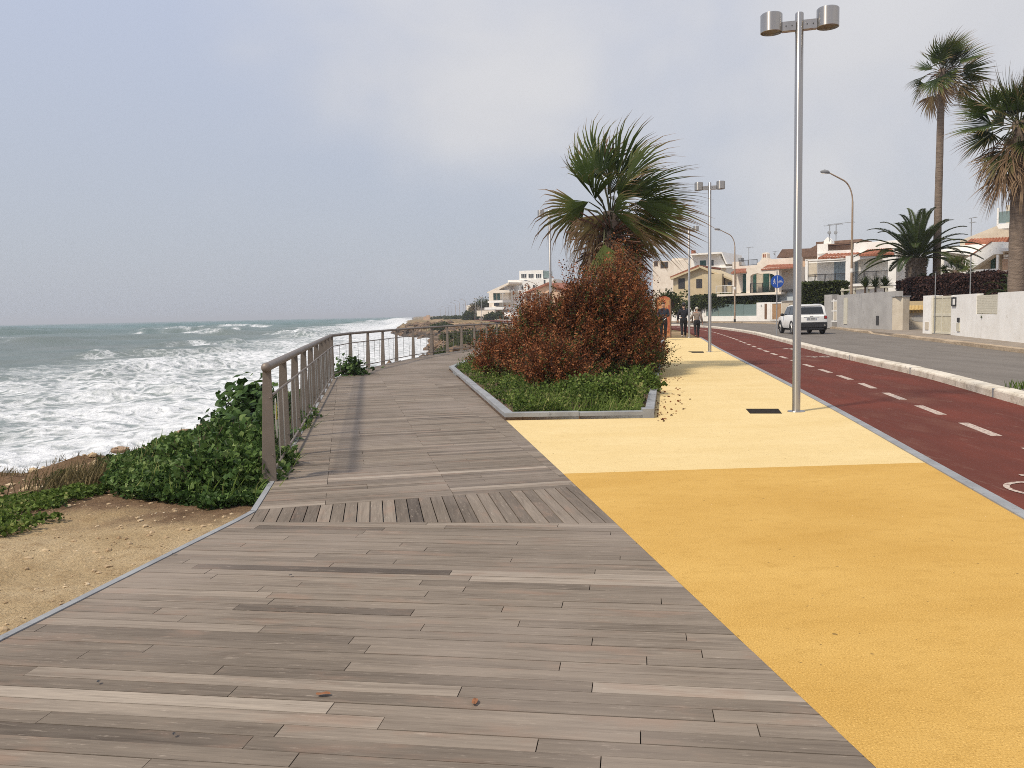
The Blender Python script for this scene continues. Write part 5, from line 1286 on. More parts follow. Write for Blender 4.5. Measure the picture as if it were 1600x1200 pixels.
f.part('balcony_front', M['salmon'], [(1566, 403, 1625, 420, 1.6, 2.0)]); f.part('balcony_roof', M['white'], [(1564, 386, 1625, 391, .8, 2.4)]); f.rail(1566, 394, 1622, 403, 1.5, 12, 'brown', 0, 5); f.part('brown_band', M['oldtile'], [(1566, 380, 1625, 385, 2.3, 2.5)])
f.antenna(1518, 341, 372, 6, ((.0, .5), (.35, .4)))
# ---- far white group
f = Fac('white_block_villa', 'big white cubic villa with small dark windows far down the coast', 'house', 792, 232, 868, 228, 492, zb=-.3)
f.part('wall', M['white'], [(794, 436.5, 866, 492, 0, 12)]); f.part('top_floor', M['white'], [(811.5, 422.5, 848.5, 436.5, 1.0, 8)]); f.part('glass_terrace', M['glassg'], [(848.5, 423.5, 858, 434, 1.2, 5)])
for x in (814.2, 825.5, 837.2): f.window(x, 427.5, x+8.6, 434.6, .95, M['white'], M['glass'], nx=3)
for x, y in ((815, 446), (824.6, 445.6), (833, 445.2), (849.6, 437.5)): f.window(x, y, x+2.4, y+6.3, -.05, M['dark'], M['glass'], nx=1)
f.part('balcony', M['white'], [(809, 453, 815, 457.5, -1.5, 0)])
f = Fac('terraced_villa', 'white villa with a sloping roof and stacked terraces, left end of the far white houses', 'house', 757, 236, 795, 228, 492, zb=-.3)
f.part('wall', M['white2'], [(764, 455, 795, 492, 2, 12)]); f.part('roof', M['white2'], polys=[[(761, 456.5), (795, 441), (795, 444), (779, 452.5), (796, 454.5), (796, 457), (761, 458)]], v0=-.2, v1=8)
f.part('gable', M['grey'], polys=[[(780, 452.3), (795, 444.5), (795, 454)]], v0=.6, v1=1.2); f.part('balcony', M['white'], [(762, 469.5, 786, 473, -.8, 2), (757, 480, 788, 484, -.8, 2)])
for x0, y0, x1, y1 in ((771, 458.5, 775.6, 468.6), (777, 458.5, 781, 468.6)): f.window(x0, y0, x1, y1, 1.95, M['green'], M['green'], nx=1)
f.window(772, 472.8, 780, 477.8, 1.95, M['dark'], M['glass'], nx=2)
f = Fac('salmon_house', 'salmon-coloured house with a long low gable roof in front of the white cubic villa', 'house', 812, 172, 884, 166, 492, zb=-.2)
f.part('wall', M['salmon'], polys=[[(816, 492), (816, 459.5), (856, 443.5), (884, 455), (884, 492)]], v0=0, v1=9); f.part('roof', M['tile'], polys=[[(812, 459.5), (856, 441), (886, 452.5), (886, 455.5), (856, 444.2), (812, 461.8)]], v0=-.7, v1=9.4)
for x in (822, 832, 842): f.window(x, 463, x+5, 470, -.03, M['white'], M['glass'], nx=1)
f.part('porch_roof', M['white2'], [(815, 457.8, 848, 459, -2.2, 0)]); f.part('porch_post', M['white'], [(817, 459, 818, 480, -2.1, -1.9), (830, 459, 831, 480, -2.1, -1.9), (843, 459, 844, 480, -2.1, -1.9)])
f = Fac('small_white_house', 'small white house at the far left end of the coastal houses, above a round bush', 'house', 729, 330, 742, 326, 494, zb=-.3)
f.part('wall', M['white2'], [(729, 477, 742, 494, 0, 8)]); f.part('balcony', M['white'], [(728.5, 480, 737, 481.3, -1.2, 0)]); f.window(732, 482, 736, 487, -.03, M['dark'], M['glass'], nx=1)
f = Fac('ruined_tower', 'tiny pinkish ruined tower at the very tip of the coast', 'tower', 661, 420, 671, 420, 503, zb=-2.5)
f.part('wall', M['salmon'], polys=[[(661.5, 506), (661.5, 496), (663, 494.5), (664.5, 496.5), (666.5, 492.5), (671, 492.5), (672, 499), (668, 500), (667, 506)]], v0=0, v1=3)
# beach walls in front of the far houses
for (x0, Y0, x1, Y1, yt, yb_, lb, mt) in ((788, 205, 812, 200, 487.8, 492.3, 'low white wall below the salmon house', 'white'), (745, 235, 773, 228, 484.5, 492, 'low pinkish-white wall with people-sized posts below the terraced villa', 'white2')):
    f = Fac('low_wall', lb, 'wall', x0, Y0, x1, Y1, yb_, group='low walls in front of the far houses'); f.part('wall_face', M[mt], [(x0, yt, x1, yb_+2, 0, .4)]); f.part('coping', M['stone'], [(x0, yt-.5, x1, yt, -.08, .48)])
def bare_tree(name, label, px, Y, h, r_, seed, mat='hedge', ncl=34, npl=26, lsz=.30, grp='trees beside the far villas'):
    rs = np.random.default_rng(seed); g = at(px, 480, Y); root = empty(name, (g.x, Y, -.3), 0, label, 'tree', grp)
    mb = MB(); mb.tube([(0, 0, 0), (.1, 0, h*.35), (.25, 0, h*.62)], [r_*.09, r_*.07, r_*.04], 8)
    cl = rs.normal(size=(ncl, 3)); cl /= np.linalg.norm(cl, axis=1, keepdims=True); cl *= (rs.random(ncl)**.4)[:, None]*np.array([r_, r_, r_*.62]); cl += np.array([.3, 0, h*.72])
    for c in cl[:9]: mb.tube([(.2, 0, h*.5), tuple(c)], [r_*.035, r_*.012], 5)
    mb.build('trunk', M['wood'], root)
    P = np.repeat(cl, npl, 0)+rs.normal(size=(ncl*npl, 3))*r_*.17; tn = np.clip(np.repeat(rs.normal(.45, .2, ncl), npl)+rs.normal(size=len(P))*.12, 0, 1)
    V, F, T = leaves(P, lsz*(.6+.8*rs.random(len(P))), tn, .3, .42, .1); npmesh('crown', V, [F], M[mat], root, tone=T); return root
bare_tree('broadleaf_tree', 'olive-green round tree, tallest beside the terraced villa', 752, 245, 7.2, 2.6, 1)
bare_tree('broadleaf_tree', 'brownish ragged tree at the left of the far tree group', 741, 250, 5.6, 2.0, 2, 'drygrass')
bare_tree('broadleaf_tree', 'green tree touching the roof of the terraced villa', 761, 248, 6.6, 2.0, 3)
bare_tree('broadleaf_tree', 'dark small tree in front of the ochre gable', 1081, 96, 3.7, 1.15, 4, lsz=.22, grp=None)
bare_tree('broadleaf_tree', 'round dark green tree at the left corner of the ochre house, beyond the walkers', 1058, 98, 2.9, 1.5, 5, lsz=.22, grp=None)
bare_tree('broadleaf_tree', 'grey-green bush-like tree between the ochre house and the cream villa', 1110, 100, 3.4, 1.1, 6, lsz=.2, grp=None)
bare_tree('broadleaf_tree', 'leafy tree showing between the red shrubs and the ochre house', 1046, 70, 3.9, 1.1, 7, lsz=.2, grp=None)

# ---- hedges
hedge('clipped_hedge', 'clipped dark green hedge between the white villa and the car', 1254, 1326, 441.5, 478, 60, 1.6, 'hedge', 9000, .16, (.45, .16))
hedge('clipped_hedge', 'long low clipped hedge above the glass panels below the cream villa', 1080, 1209, 460.5, 480, 101, 1.8, 'hedge', 7000, .26, (.38, .15), Y1=93)
hedge('brown_hedge', 'bare purple-brown hedge running between the palms above the walls', 1399, 1566, 431.5, 476, 51.6, 1.0, 'hedgebrown', 20000, .11, (.4, .25), rough=.16, Y1=42)

# ------------------------------------------------------------------ boundary walls
def wall_part(f, name, mat, boxes, **k): return f.part(name, M[mat], boxes, **k)
# A: white wall at the right edge
f = Fac('white_boundary_wall', 'whitewashed boundary wall with a louvred panel at the right edge of the picture', 'wall', 1485, 37.2, 1600, 28.2, 537, zb=.16)
L_ = f.L*1.6
def wz(x, y): return f.loc(x, y, 0)
zt1 = f.loc(1505, 460, 0)[1]; zt2 = f.loc(1580, 456, 0)[1]; ua = f.loc(1525.5, 480)[0]; ub = f.loc(1558.5, 480)[0]; zl = f.loc(1542, 491)[1]
mb = MB(); mb.box(0, ua, 0, .25, -.2, zt1); mb.box(ua, ub, .0, .25, -.2, zl); mb.box(ub, L_, 0, .25, -.2, zt2); mb.build('wall_face', M['white'], f.root)
mb = MB(); mb.box(ua, ub, .06, .12, zl, zt2-.06)
for k in range(11): z = zl+.03+k*(zt2-.1-zl)/11; mb.box(ua, ub, .02, .06, z, z+.07)
mb.build('louvre_panel', M['cream'], f.root)
mb = MB()
for (x0, y0, x1, y1) in ((1488.5, 467, 1491.5, 476), (1486.5, 462, 1488.5, 464)): f.box(mb, x0, y0, x1, y1, -.07, -.002)
mb.build('intercom', M['white'], f.root); mb = MB(); f.box(mb, 1486.2, 464.5, 1492.5, 478.5, -.05, -.001); mb.build('intercom_plate', M['black'], f.root)
mb = MB(); f.box(mb, 1494, 505, 1498.5, 517.5, -.04, -.001); mb.build('meter_box', M['cream'], f.root); mb = MB(); f.box(mb, 1495, 496.5, 1498, 503.5, -.04, -.001); mb.build('mail_slot', M['black'], f.root)
# B: gate and pillar
f = Fac('garden_gate', 'pale ribbed metal double gate between the white pillar and the whitewashed wall', 'gate', 1455, 39.3, 1485, 37.4, 522, zb=.16)
zt = f.loc(1470, 462.5)[1]; mb = MB(); mb.box(0, f.L, .08, .11, .03, zt); mb.build('gate_sheet', M['cream'], f.root)
mb = MB()
for z0, z1 in ((.03, .12), (zt*.48, zt*.55), (zt-.09, zt)): mb.box(0, f.L, .045, .08, z0, z1)
for u in (0, f.L*.5-.04, f.L-.08): mb.box(u, u+.08, .04, .075, .03, zt)
mb.build('gate_frame', M['cream'], f.root); mb = MB()
for k in range(34): u = .09+k*(f.L-.18)/34; mb.box(u, u+.022, .06, .08, .12, zt-.09)
mb.build('gate_bars', M['cream'], f.root)
f = Fac('gate_pillar', 'white gate pillar with a small meter box at its foot, left of the ribbed gate', 'pillar', 1443, 40.2, 1455.3, 39.3, 521, zb=.16)
mb = MB(); mb.box(0, f.L, -.05, .5, -.1, f.loc(1449, 462)[1]); mb.build('shaft', M['white'], f.root, bevel=.01); mb = MB(); f.box(mb, 1445, 503, 1450, 515, -.08, -.052); mb.build('meter_box', M['beige'], f.root)
# C: low wall with tiles
f = Fac('tile_topped_wall', 'low beige wall with a crumbling grey plaster patch and a coping of yellow roof tiles', 'wall', 1408, 48, 1446, 47.4, 515.5, zb=.16)
mb = MB(); f.box(mb, 1408, 478, 1446, 517, 0, .3); mb.build('wall_face', M['beige'], f.root); mb = MB(); f.box(mb, 1408, 470.5, 1446, 478, .05, .3); mb.build('upper_band', M['ochre'], f.root)
mb = MB(); z0 = f.loc(1427, 483)[1]; n = 7
for k in range(n): 
    u = (k+.5)*f.L/n; mb.tube([(u, -.22, z0-.12), (u, .06, z0+.14)], [.13, .11], 12)
mb.build('roof_tiles', pmat('yellow_tiles', (.58, .42, .18), (.44, .30, .12), 4, .85), f.root, smooth=True)
mb = MB(); f.poly(mb, [(1422, 498), (1426, 495), (1431, 492.5), (1437, 492.5), (1442, 495), (1444, 500), (1442, 503), (1436, 502.5), (1430, 502), (1425, 500.5)], -.012, -.001); mb.build('plaster_patch', M['grey'], f.root)
mb = MB(); f.box(mb, 1415, 497, 1421, 503, -.04, -.001); mb.build('meter_box', M['beige'], f.root)
f = Fac('gate_pillar', 'narrow beige pillar at the right end of the grey wall', 'pillar', 1393.5, 47.2, 1410, 46.4, 515, zb=.16)
mb = MB(); mb.box(0, f.L, 0, .45, -.1, f.loc(1402, 464)[1]); mb.build('shaft', M['beige'], f.root, bevel=.01); mb = MB(); mb.box(-.03, f.L+.03, -.04, .49, f.loc(1402, 464)[1], f.loc(1402, 464)[1]+.06); mb.build('cap', M['stone'], f.root)
# D: grey wall with sloping top
f = Fac('grey_boundary_wall', 'rough grey plastered wall with a dark letter box, behind the brown lamp post', 'wall', 1308, 56, 1394, 47.2, 514, zb=.16)
mb = MB(); f.poly(mb, [(1308, 516), (1308, 461.5), (1345, 458.5), (1404, 454.5), (1404, 463), (1394, 463.5), (1394, 519)], 0, .25); mb.build('wall_face', M['grey'], f.root)
mb = MB(); f.box(mb, 1368.5, 493.5, 1372.5, 507.5, -.03, -.001); mb.build('letter_box', M['dark'], f.root); mb = MB(); f.box(mb, 1318, 465.5, 1323.2, 506.5, -.035, -.001); mb.build('narrow_door', M['cream'], f.root)
mb = MB(); u = f.loc(1345.5, 480)[0]; mb.box(u, u+.02, -.006, -.001, 0, f.loc(1346, 459)[1]); mb.build('plaster_joint', M['stone'], f.root)
f = Fac('garden_beam', 'pale horizontal beam on short posts above the grey wall', 'pergola', 1313, 58, 1392, 49, 458)
mb = MB(); f.poly(mb, [(1313, 453), (1344, 449.5), (1392, 446.5), (1392, 449), (1344, 452), (1313, 455.2)], .4, .55); mb.build('beam', M['cream'], f.root); mb = MB()
for x in (1315, 1334, 1355, 1384): f.box(mb, x-.9, 450.5, x+.9, 462, .42, .53)
mb.build('post', M['cream'], f.root)
f = Fac('white_gate', 'small white rail gate beside the grey pillar, right of the car', 'gate', 1299, 57, 1308, 56.2, 505, zb=.16)
mb = MB()
for y in (469.5, 485, 501): f.box(mb, 1299, y, 1308.5, y+1.6, .05, .1)
for x in (1301.2, 1307.4): f.box(mb, x, 467, x+1, 503, .04, .11)
mb.build('gate_frame', M['white'], f.root); mb = MB(); f.box(mb, 1302, 471, 1307.5, 484.5, .06, .09); f.box(mb, 1302, 487, 1307.5, 500, .06, .09); mb.build('gate_sheet', M['beige'], f.root)
f = Fac('gate_pillar', 'plain grey pillar just right of the car roof', 'pillar', 1287.5, 59, 1299.5, 58, 512, zb=.16)
mb = MB(); mb.box(0, f.L, 0, .5, -.1, f.loc(1293, 460.5)[1]); mb.build('shaft', M['grey'], f.root, bevel=.01)
# E: beyond the car
f = Fac('stone_garden_wall', 'low beige stone wall behind the roof of the car', 'wall', 1221, 88, 1262, 80, 500, zb=.1)
mb = MB(); f.box(mb, 1221, 470, 1262, 502, 0, .4); mb.build('wall_face', M['beige'], f.root); mb = MB(); f.box(mb, 1220.5, 469, 1262, 470.2, -.1, .5); mb.build('coping', M['grey'], f.root)
f = Fac('white_canopy', 'pale blue-white canopy with a dark roof edge above the brown gate', 'canopy', 1207, 94, 1262, 88, 475)
mb = MB(); f.box(mb, 1209, 455.5, 1262, 472, .3, .45); mb.build('canvas_side', pmat('bluish_canvas', (.62, .68, .72)), f.root); mb = MB(); f.box(mb, 1204, 452, 1262, 455.5, -.1, 2); mb.build('roof_edge', M['dark'], f.root)
mb = MB(); f.box(mb, 1204.5, 455.5, 1205.7, 480, 0, .15); f.box(mb, 1250, 455.5, 1251.2, 480, 1.6, 1.8); mb.build('post', M['dark'], f.root)
f = Fac('brown_gate', 'brown panelled garage gate in a white surround, left of the car roof', 'gate', 1204, 91, 1223, 89, 501, zb=.1)
mb = MB(); f.box(mb, 1206.5, 474.5, 1220.5, 499, .05, .12); mb.build('gate_panel', pmat('light_brown_gate', (.42, .26, .14), (.34, .2, .1), 3, .6), f.root)
mb = MB(); f.box(mb, 1204, 472.5, 1206.3, 501, 0, .3); f.box(mb, 1220.6, 472.5, 1222.5, 501, 0, .3); f.box(mb, 1204, 472.3, 1222.5, 474.2, -.01, .31); f.box(mb, 1206.3, 499.2, 1220.6, 501, 0, .3); mb.build('gate_surround', M['white'], f.root)
f = Fac('white_door_wall', 'white wall with a narrow brown slot door between glass fence and brown gate', 'wall', 1182, 93.5, 1204, 91.2, 502.5, zb=.1)
mb = MB(); f.box(mb, 1182, 472.5, 1203.8, 504, 0, .3); mb.build('wall_face', M['white'], f.root); mb = MB(); f.box(mb, 1194.5, 474.5, 1198, 498.5, -.03, -.002); mb.build('slot_door', M['brown'], f.root)
mb = MB(); f.box(mb, 1188.6, 476, 1189.8, 479.5, -.03, -.002); mb.build('intercom', M['stone'], f.root)
f = Fac('glass_topped_wall', 'low white wall carrying a long row of greenish glass panels, across the road bend', 'wall', 1100, 100, 1182, 93.5, 503.5, zb=.1)
mb = MB(); f.box(mb, 1100, 493.8, 1182, 506, 0, .3); mb.build('wall_face', M['white'], f.root)
for k in range(4):
    x0 = 1103+k*19.8; mb = MB(); f.box(mb, x0, 475.6, x0+19.4, 493.8, .12, .15); mb.build('glass_panel', M['glassg'], f.root)
mb = MB(); f.box(mb, 1100, 478.5, 1103, 493.8, 0, .3); f.box(mb, 1096.5, 479, 1100, 506, -.05, .35); mb.build('end_pillar', M['white'], f.root)
f = Fac('white_panel_fence', 'white wall of low panels and gate posts behind the two walkers', 'wall', 1046, 110, 1097, 101, 505, zb=.1)
mb = MB(); f.box(mb, 1046, 481.5, 1097, 507, 0, .2); mb.build('wall_face', M['white'], f.root); mb = MB()
for x in (1047, 1054, 1062, 1085, 1094): f.box(mb, x, 480, x+1.6, 507, -.12, -.002)
mb.build('post', M['white'], f.root); mb = MB(); f.box(mb, 1057, 476.5, 1079, 481.5, .02, .18); mb.build('raised_panel', M['beige'], f.root)
# thin poles above the hedge
for x, Y, y0, lb in ((1461, 39, 426, 'thin grey pole in front of the slender palm trunk'), (1515.5, 35, 400, 'thin grey pole right of the small fan palm')):
    a, b_ = at(x, y0, Y), at(x, 470, Y); r_ = empty('thin_pole', (b_.x, b_.y, 0), 0, lb, 'pole', 'thin poles behind the walls'); mb = MB(); mb.tube([(0, 0, 0), (0, 0, a.z)], .022, 8); mb.build('shaft', M['stone'], r_); mb = MB(); mb.lathe([(0, 0), (.035, 0), (.035, .05), (0, .06)], (0, 0, a.z), 8); mb.build('cap', M['dark'], r_)

# ------------------------------------------------------------------ lamps
def drum_lamp(loc, h, rz, label, first=None):
    if first: r_ = dup(first); r_.location = loc; r_.rotation_euler = (0, 0, rz); r_['label'] = label; r_.scale = (1, 1, h/5.85); return r_
    r_ = empty('promenade_lamp', loc, rz, label, 'street lamp', 'steel double-drum lamps along the promenade')
    mb = MB(); mb.lathe([(0, h-.0), (.047, h), (.057, h-.012), (.057, .012)], n=28); mb.build('pole', M['steel'], r_, smooth=True)
    mb = MB(); mb.lathe([(.0571, .014), (.12, .012), (.125, .006), (.125, 0)], n=24); mb.build('base_plate', M['steel'], r_, smooth=True)
    mb = MB()
    for s in (-1, 1):
        mb = MB(); mb.box(*( (s*.05, s*.23) if s > 0 else (s*.23, s*.05)), -.05, .05, h-.25, h-.12); am = mb.build('arm', M['steel'], r_)
        for u in (.1, .18): mb = MB(); mb.tube([(s*u, -.051, h-.185), (s*u, -.058, h-.185)], .008, 8); mb.build('bolt', M['dark'], am)
    for s in (-1, 1):
        mb = MB(); c = (s*.375, 0, 0); mb.lathe([(0, h+.03), (.137, h+.02), (.150, h+.005), (.150, h-.245), (.142, h-.247), (.140, h-.215)], c, 36); hd = mb.build('lamp_head', M['steel'], r_, smooth=True)
        mb = MB(); mb.lathe([(.140, h-.220), (.09, h-.21), (0, h-.205)][::-1], c, 28); mb.build('diffuser', M['lens'], hd)
    return r_
def gl(px, py, z=0): g = gp(px, py, z); return (g.x, g.y, z)
l1 = drum_lamp(gl(1244, 643), 5.85, R(-15), 'nearest brushed steel lamp with two drum heads, standing on the pale yellow path')
h1 = at(1244, 20, gl(1244, 643)[1]).z
l1.scale = (1, 1, h1/5.85)
g = gl(1109, 550); drum_lamp(g, at(1109, 285, g[1]).z, R(-15), 'second steel double-drum lamp, midway along the yellow path', l1)
g = gl(1077, 528); drum_lamp(g, 6.0, R(-15), 'third steel lamp pole, between the two walkers', l1)
p = at(861, 500, 37); drum_lamp((p.x, 37, 0), 6.0, R(-15), 'steel lamp pole rising left of the windswept palm', l1)
k_ = 0
for px, Y, lb in ((743.5, 205, 'far pale double lamp left of the terraced villa, left one of a pair'), (752.5, 190, 'far pale double lamp left of the terraced villa, right one of a pair'), (786, 160, 'far pale double lamp in front of the terraced villa'), (812.5, 120, 'far pale double lamp in front of the salmon house'), (800.5, 140, 'far pale double lamp just left of the salmon house')):
    p = at(px, 490, Y); q_ = drum_lamp((p.x, Y, -.3), 6.0, R(-15), lb, l1); q_.scale = (.8, .8, 1)
def arm_lamp(loc, h, rz, L_, label, first=None):
    if first: r_ = dup(first); r_.location = loc; r_.rotation_euler = (0, 0, rz); r_['label'] = label; r_.scale = (L_, 1, h); return r_
    r_ = empty('street_lamp', loc, rz, label, 'street lamp', 'tall curved-arm street lamps')
    mb = MB(); pts = [(0, 0, 0), (0, 0, 1.5), (0, 0, 6.8)]+[(-.95+.95*math.cos(a_), 0, 6.8+1.25*math.sin(a_)) for a_ in np.linspace(.15, 1.25, 8)]+[(-1.75, 0, 8.42)]
    mb.tube(pts, [.10, .09, .06]+[.045]*8+[.035], 12); mb.build('pole', pmat('rusty_beige_pole', (.38, .29, .21), (.30, .21, .14), 2, .8, c3=(.2, .12, .07)), r_, smooth=True)
    mb = MB(); mb.tube([(-1.68, 0, 8.41), (-1.80, 0, 8.44), (-2.05, 0, 8.47), (-2.32, 0, 8.47)], [.05, .10, .12, .05], 10, sx=1.0); hd = mb.build('lamp_head', M['stone'], r_, smooth=True)
    mb = MB(); mb.box(-2.28, -1.85, -.07, .07, 8.35, 8.385); mb.build('lamp_glass', M['white'], hd)
    mb = MB(); mb.lathe([(.101, 0), (.115, 0), (.115, .28), (.101, .28)], n=14); mb.build('base_sleeve', M['dark'], r_)
    mb = MB(); mb.lathe([(.088, 3.0), (.091, 3.0), (.091, 3.22), (.088, 3.22)], n=14); mb.build('white_band', M['white'], r_); return r_
g = gl(1329.5, 511, .165); a1 = arm_lamp(g, 1, R(4), 1, 'tall rusty beige street lamp with a curved arm in front of the grey wall'); s_ = (at(1320, 268, g[1]).z-.165)/8.47; a1.scale = (.95, 1, s_)
g = gl(1148, 503.5, .165); s_ = (at(1140, 358, g[1]).z-.165)/8.47; arm_lamp(g, s_, R(8), .95, 'curved street lamp rising in front of the cream villa', a1)
for px, ytop, Y, lb in ((802.5, 448, 215, 'curved lamp against the white cubic villa wall'), (840, 438, 150, 'curved lamp above the salmon roof'), (728, 467, 350, 'nearest of the far curved lamps over the coastal flat, beside the small white house'), (718.5, 469, 400, 'second of the far curved lamps over the coastal flat'), (712, 472.5, 450, 'third of the far curved lamps over the coastal flat'), (705, 476, 520, 'fourth of the far curved lamps over the coastal flat'), (696, 478.5, 600, 'fifth of the far curved lamps over the coastal flat'), (688, 481, 700, 'farthest curved lamp, at the left end of the row')):
    p = at(px, 492, Y); zt = at(px, ytop, Y).z; arm_lamp((p.x, Y, -.3), (zt+.3)/8.47, R(0), 1.0 if Y < 300 else 1.2, lb, a1)
for px, Y, lb in ((700.5, 470, 'thin grey far pole between the third and fourth curved lamps'), (725, 330, 'thin grey far pole left of the small white house')):
    p = at(px, 492, Y); r_ = empty('utility_pole', (p.x, Y, -.3), 0, lb, 'pole', 'thin poles on the coastal flat'); mb = MB(); mb.tube([(0, 0, 0), (0, 0, 6.2)], [.12, .08], 8); mb.build('shaft', M['stone'], r_); mb = MB(); mb.box(-.5, .5, -.05, .05, 6.0, 6.1); mb.build('crossarm', M['stone'], r_)

# ------------------------------------------------------------------ blue sign
g = gl(1213.5, 525, .03); Ys = g[1]; zc = at(1214, 440, Ys).z; zt = at(1214, 424, Ys).z
r_ = empty('shared_path_sign', g, 0, 'round blue sign with white walker and bicycle on a thin grey post', 'sign')
mb = MB(); mb.tube([(0, 0, 0), (0, 0, zt-g[2])], .03, 12); mb.build('post', M['stone'], r_, smooth=True)
zr = zc-g[2]; rr = .345
mb = MB(); V_ = []
for y in (-.055, -.045): V_ += [(rr*math.cos(2*PI*k/40), y, zr+rr*math.sin(2*PI*k/40)) for k in range(40)]
mb.add(V_, [tuple(range(40)), tuple(range(40, 80))[::-1]]+[(k, 40+k, 40+(k+1) % 40, (k+1) % 40) for k in range(40)])
disc = mb.build('sign_disc', pmat('sign_blue', (.012, .085, .42), (.01, .075, .38), 5, .4), r_)
sw = pmat('sign_white', (.80, .82, .85), None, 5, .5); mb = MB(); ys_ = -.060
def flat(mb, pts, wd):
    for a, b_ in zip(pts[:-1], pts[1:]):
        a, b_ = Vector(a), Vector(b_); t = (b_-a).normalized(); n_ = Vector((-t.y, t.x))*wd/2; q = [a-n_, b_-n_, b_+n_, a+n_]
        mb.add([(v.x, ys_, zr+v.y) for v in q], [(0, 1, 2, 3)])
flat(mb, [(0, -.31), (0, .31)], .018)
mb.build('divider', sw, disc); mb = MB()
K = 14; mb.add([(-.15+.026*math.cos(2*PI*k/K), ys_, zr+.13+.026*math.sin(2*PI*k/K)) for k in range(K)], [tuple(range(K))])
flat(mb, [(-.15, .10), (-.155, .0)], .05); flat(mb, [(-.15, .01), (-.12, -.06), (-.11, -.14)], .028); flat(mb, [(-.16, .01), (-.18, -.07), (-.215, -.13)], .028); flat(mb, [(-.15, .085), (-.115, .03), (-.08, .02)], .02); flat(mb, [(-.155, .085), (-.20, .04), (-.21, .0)], .02)
mb.build('walker_symbol', sw, disc); mb = MB()
for cx in (.10, .23):
    for k in range(18):
        a0, a1_ = 2*PI*k/18, 2*PI*(k+1)/18; flat(mb, [(cx+.048*math.cos(a0), -.03+.048*math.sin(a0)), (cx+.048*math.cos(a1_), -.03+.048*math.sin(a1_))], .012)
flat(mb, [(.10, -.03), (.13, .05), (.205, .05), (.165, -.03), (.10, -.03)], .013); flat(mb, [(.165, -.03), (.13, .05)], .013); flat(mb, [(.23, -.03), (.205, .05), (.20, .08), (.225, .08)], .013); flat(mb, [(.11, .07), (.15, .07)], .016)
mb.build('bicycle_symbol', sw, disc)
# drain covers
for (x0, y0, x1, y1, lb) in ((1167, 638.5, 1222, 646, 'dark rectangular cover plate in the yellow path beside the nearest lamp'), (1077, 549, 1100, 551.2, 'thin dark cover plate in the yellow path beside the second lamp')):
    a = [P2(x0-2, y0, .003), P2(x1-6 if x1 > 1200 else x1-1, y0, .003), P2(x1, y1, .003), P2(x0+5, y1, .003)]; mb = MB(); mb.prism(a, -.02, .003)
    o = tag(mb.build('cover_plate', M['cover']), lb, 'drain cover', 'dark cover plates in the yellow path')
# fallen leaves
n = 130; u = rng.random(n); xs = np.interp(u, [0, 1], [plR[0], plR2[0]])+rng.random(n)**2.5*.5+.02; yv = np.interp(u, [0, 1], [plR[1], plR2[1]]); sel = rng.random(n) < .35; yv = yv+rng.normal(size=n)*.2
xs = np.where(sel, xs, xs); V, F, T = leaves(np.stack([xs, yv, np.full(n, .008)], 1), .03+.03*rng.random(n), rng.random(n)*.6, .05, .4, 0, D=rng.normal(size=(n, 3))*np.array([1, 1, .12]))
tag(npmesh('fallen_leaves', V, [F], M['redleaf'], tone=T), 'scattered dry leaves along the foot of the bed kerb', 'leaf litter', kind='stuff')
M['dryleaf'] = pmat('dry_leaf', (.30, .12, .05), (.2, .08, .03), 30, .8)
for px, py, s_, lb in ((505, 1086, .030, 'curled reddish-brown leaf on the boards near the bottom edge, left of centre'), (742, 1098, .028, 'reddish leaf fragment on the boards near the bottom edge, centre'), (154, 1067, .018, 'small dark seed on the pale board at lower left'), (272, 1149, .016, 'small dark seed on the boards at the bottom left'), (454, 900, .018, 'small dark speck on the boards in mid deck'), (272, 866, .022, 'dark crumb on the boardwalk edging by the sand')):
    g = gp(px, py, .006); m = MB(); K = 10
    pts = [(s_*math.cos(2*PI*k/K)*(1.0 if 'leaf' in lb else .6), s_*.42*math.sin(2*PI*k/K), .004+.006*abs(math.sin(k))) for k in range(K)]
    m.add(pts+[(0, 0, .010)], [(k, (k+1) % K, K) for k in range(K)]); o = m.build('dry_leaf' if 'leaf' in lb else 'seed', M['dryleaf'] if 'leaf' in lb else M['dark']); o.location = g; o.rotation_euler.z = random.random()*3; tag(o, lb, 'leaf' if 'leaf' in lb else 'debris')
p = P2(1594, 605, .15); blades('kerb_weed', np.array([p[0]]*60)+rng.normal(size=60)*.14, np.array([p[1]]*60)+rng.normal(size=60)*.14, .16, .008, M['weed'], 'small green weed growing against the white kerb at the right edge', 'plant', kind=None, z0=.12, tone=.2+.5*rng.random(60), lean=(.1, .1))
